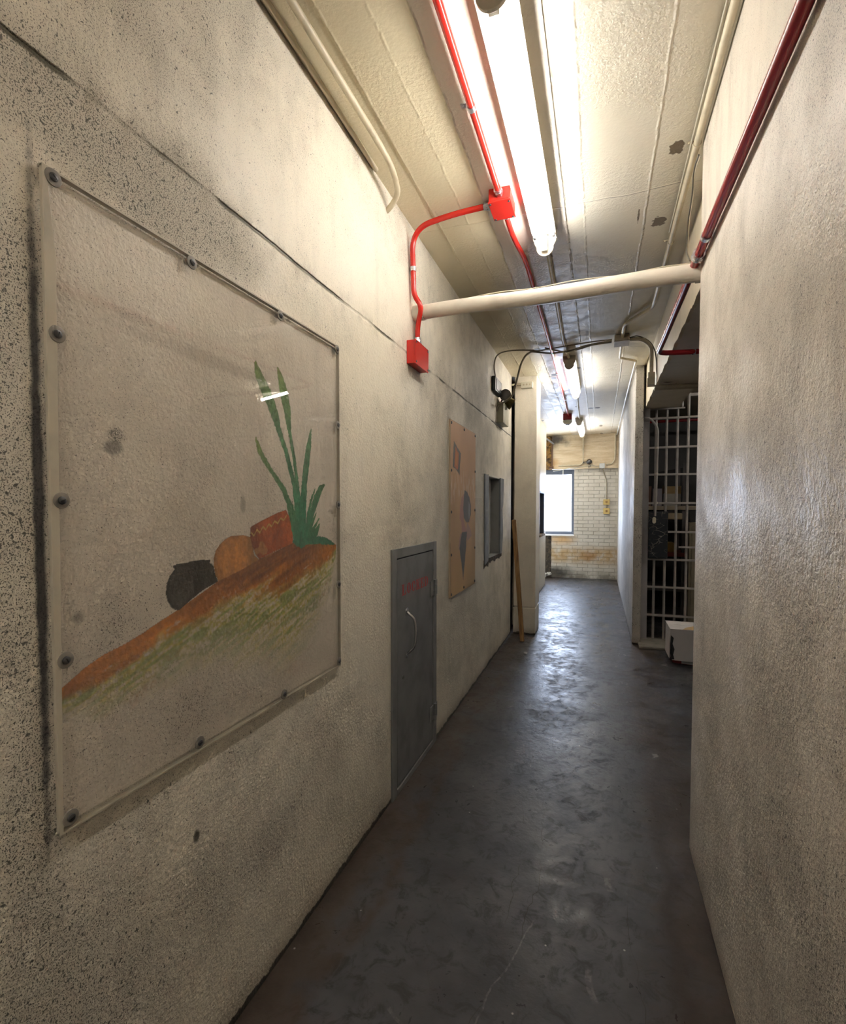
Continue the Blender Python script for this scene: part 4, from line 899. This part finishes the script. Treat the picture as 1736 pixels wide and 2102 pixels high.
# ================================================================ STORE ROOM BEHIND THE BARS
su = thing('storage_shelf', (1.0, 7.3, 0), 'dark steel shelving behind the gate bars', 'shelf')
dst = plain('dark_shelf_steel', (.10, .09, .085), .5)
for x in (.56, 1.00, 1.9):
    for y in (7.05, 7.5): MB().box(x-.015, y-.015, 0, x+.015, y+.015, 2.0).build('upright', dst, su)
for z, m in ((1.47, plain('shelf_wood', (.40, .33, .24), .6)), (.88, plain('shelf_red', (.22, .035, .02), .6)), (.44, dst), (.10, dst)):
    MB().box(.54, 7.0, z-.05, 1.93, 7.55, z).build('shelf_board', m, su, bevel=.003)
def item(name, px0, py0, px1, py1, y, d, mat, label, cat='box'):
    a, b = on(px0, py0, y=y), on(px1, py1, y=y)
    o = MB().box(a.x, y, min(a.z, b.z), b.x, y+d, max(a.z, b.z)).build(name, mat, bevel=.004)
    return tag(o, label, cat)
S = lambda z: on(1345, 1000, y=7.05).z
def shelf_item(name, px0, px1, pyt, z, y, d, mat, label, cat='box'):
    a, b, t = on(px0, 1000, y=y), on(px1, 1000, y=y), on((px0+px1)/2, pyt, y=y)
    o = MB().box(a.x, y, z, b.x, y+d, max(t.z, z+.02)).build(name, mat, bevel=.004); return tag(o, label, cat)
shelf_item('storage_box', 1339, 1359, 1003, 1.47, 7.08, .25, plain('pale_lilac_card', (.42, .38, .42), .6), 'pale upright box on the store room shelf behind the second bar')
shelf_item('storage_box', 1362, 1398, 1013, 1.47, 7.10, .30, plain('pale_card', (.36, .34, .30), .6), 'flat grey boxes on the store room shelf behind the third bar')
shelf_item('storage_carton', 1320, 1337, 998, 1.47, 7.10, .30, plain('brown_red_card', (.20, .11, .08), .7), 'brown carton at the left end of the store room shelf')
o = shelf_item('storage_carton', 1364, 1398, 998, 1.625, 7.10, .28, card, 'open brown carton on top of the flat grey boxes'); 
shelf_item('wooden_crate', 1367, 1388, 1115, .88, 7.10, .3, plain('yellow_wood', (.40, .25, .06), .6), 'small yellow wooden crate behind the third gate bar', 'crate')
tag(MB().box(.56, 6.98, 1.30, .98, 7.4, 1.38).build('folded_cloth', plain('tan_cloth', (.38, .30, .19), .8), bevel=.01), 'folded tan cloth bundle hanging under the top shelf board', 'cloth')
fr_ = thing('tall_cream_cabinet', (1.2, 7.0, 0), 'tall cream cabinet in the store room at the right of the shelf', 'cabinet')
MB().box(1.02, 6.75, 0, 1.60, 6.98, 1.27).build('cabinet_body', plain('cream_cabinet', (.34, .29, .20), .5), fr_, bevel=.01)
MB().box(1.05, 6.735, .05, 1.57, 6.75, 1.22).build('cabinet_door', plain('cream_cabinet', (.34, .29, .20), .5), fr_, bevel=.004)
bo = MB().prism([(.52, 7.85, .03), (1.30, 7.85, .03), (1.15, 7.95, 2.02), (.60, 7.95, 1.93)], (0, .03, 0)).build('leaning_board', plain('black_board', (.02, .018, .018), .6)); tag(bo, 'dark board with a slanted top leaning behind the shelf', 'board')
run('store_room_pipe', [(.5, 8.2, 2.72), (2.2, 8.2, 2.72)], .02, dred, 'dark red pipe near the ceiling of the store room', 'pipe')

# ================================================================ END WALL FITTINGS
def P(px, py, off=.0): return on(px, py, y=YE-off)
jx = thing('end_wall_junction_box', tuple(P(1235, 957)), 'small grey junction box on the beam of the end wall', 'junction box')
a, b = P(1230, 952), P(1241, 962)
MB().box(a.x, YE-.125, b.z, b.x, YE-.076, a.z).build('box_body', ltgrey, jx, bevel=.006)
MB().lathe(((a.x+b.x)/2, YE-.125, (a.z+b.z)/2), (0, -1, 0), [(0, .022), (.003, .020)], 14).build('cover_knob', ltgrey, jx, smooth=True)
for nm, ty, by, lb in (('a', 1025, 1036, 'upper yellow switch box on the white brick wall'), ('b', 1043, 1055, 'lower yellow switch box on the white brick wall')):
    a, b = P(1238, ty), P(1251, by); t = thing('switch_box', ((a.x+b.x)/2, YE, (a.z+b.z)/2), lb, 'switch', 'yellow switch boxes on the brick wall')
    MB().box(a.x, YE-.05, b.z, b.x, YE, a.z).build('box_body', yellowp, t, bevel=.005)
    MB().lathe(((a.x+b.x)/2, YE-.05, (a.z+b.z)/2), (0, -1, 0), [(0, .022), (.008, .020), (.008, .014)], 16).build('switch_button', plain('dull_brass', (.35, .20, .07), .4), t, smooth=True)
run('wall_cable', [tuple(P(1238, 962, .10)), tuple(P(1239, 970, .02)), tuple(P(1244, 985, .02)), tuple(P(1245, 1000, .02)), tuple(P(1244.5, 1026, .02))], .010, cablem, 'bent grey cable from the grey box down to the yellow switches', 'cable', smoothc=True)
run('wall_cable', [tuple(P(1244.5, 1035, .02)), tuple(P(1244.5, 1044, .02))], .010, cablem, 'short grey cable between the two yellow switch boxes', 'cable')
run('wall_cable', [tuple(P(1231, 956, .09)), tuple(P(1224, 957, .09)), tuple(P(1214, 955, .09)), tuple(P(1205, 956, .09)), tuple(P(1190, 958.5, .09)), tuple(P(1170, 961, .09)), tuple(P(1150, 965, .09)), tuple(P(1135, 967, .09))], .007, cablew, 'peeling pale cable along the lower edge of the beam', 'cable', smoothc=True)
bl = thing('broken_alarm_bell', tuple(P(1208, 949)), 'small dark broken fitting with loose wires on the beam', 'fitting')
c_ = P(1209, 948, .09); MB().lathe(c_, (0, -1, 0), [(-.02, .05), (.01, .055), (.03, .035), (.035, .012)], 12).build('base', screwm, bl, smooth=True)
k = MB()
for i in range(6):
    a = random.uniform(0, 6.28); k.obox(c_+Vector((.035*math.cos(a), -.02, .035*math.sin(a))), (.012, 0, .004), (0, .010, 0), (-.004, 0, .014))
k.build('clamp', plain('rusted_steel', (.10, .05, .025), .7), bl)
k = MB().tube(curve([c_, c_+Vector((-.05, -.02, 0)), c_+Vector((-.10, -.01, -.01))]), .008, 8).lathe(c_+Vector((-.10, -.01, -.01)), (-1, 0, 0), [(0, .014), (.02, .012)], 10)
k.build('lever', screwm, bl, smooth=True)
MB().tube(curve([c_+Vector((.01, -.02, -.05)), c_+Vector((.03, -.03, -.09)), c_+Vector((-.01, -.02, -.11)), c_+Vector((.0, -.02, -.07))]), .004, 6).build('loose_wire', cabled, bl, smooth=True)
# corner of broken wall: bracket, angle and rubble
cr = thing('corner_angle_iron', (-.935, YE-.08, 2.25), 'rusty steel angle in the broken upper corner by the window', 'angle iron')
MB().box(-.945, YE-.09, 2.30, -.918, YE-.056, 2.80).build('upright', plain('rusted_steel', (.10, .05, .025), .7), cr)
MB().obox((-1.00, YE-.18, 2.83), (.10, .10, -.075), (.010, .0, .012), (0, .012, 0)).build('brace', plain('dull_steel', (.30, .30, .30), .4, metal=.7, dirt=.5), cr)
MB().box(-.99, YE-.10, 2.245, -.90, YE-.056, 2.295).build('foot_plate', plain('rusted_steel', (.1, .05, .02)), cr)
rbm = MB()
for i in range(9):
    c_ = Vector((-1.02+random.uniform(-.06, .07), YE-.10+random.uniform(-.06, .05), .02+random.uniform(0, .07))); s_ = random.uniform(.018, .035)
    a = random.uniform(0, 3); u = Vector((math.cos(a), math.sin(a), .3)).normalized(); w = u.cross(Vector((.2, .3, 1))).normalized(); rbm.obox(c_, u*s_, w*s_*.8, u.cross(w)*s_*.7)
o = rbm.build('plaster_rubble', plain('white_plaster', (.5, .48, .44), .8, dirt=.4), bevel=.006); tag(o, 'heap of white plaster rubble on the floor below the window', 'rubble', kind='stuff')

# ================================================================ WORLD AND RENDER SETTINGS
w = bpy.data.worlds.new('sky'); bpy.context.scene.world = w; w.use_nodes = True
nt = w.node_tree; nt.nodes.clear(); bg = nt.nodes.new('ShaderNodeBackground'); ow = nt.nodes.new('ShaderNodeOutputWorld')
bg.inputs[0].default_value = (.66, .78, 1., 1); bg.inputs[1].default_value = 15.
nt.links.new(bg.outputs[0], ow.inputs[0])
pl = bpy.data.lights.new('window_portal', 'AREA'); pl.shape = 'RECTANGLE'; pl.size = wx1-wx0; pl.size_y = 1.3; pl.cycles.is_portal = True
po = bpy.data.objects.new('window_portal', pl); C.objects.link(po); po.location = ((wx0+wx1)/2, YE+.22, 1.56); po.rotation_euler = (math.radians(-90), 0, 0)
# outer shell so daylight only comes through the window
sc = bpy.context.scene
sc.view_settings.view_transform = 'Standard'; sc.view_settings.look = 'None'; sc.view_settings.gamma = 1; sc.view_settings.use_curve_mapping = False
sc.view_settings.exposure = .94
sc.cycles.use_denoising = True; sc.cycles.max_bounces = 7; sc.cycles.diffuse_bounces = 4; sc.cycles.glossy_bounces = 2; sc.cycles.use_adaptive_sampling = True; sc.cycles.adaptive_threshold = .1; sc.cycles.adaptive_min_samples = 16; sc.cycles.transparent_max_bounces = 8
sc.cycles.sample_clamp_indirect = 12; sc.cycles.caustics_reflective = False; sc.cycles.caustics_refractive = False
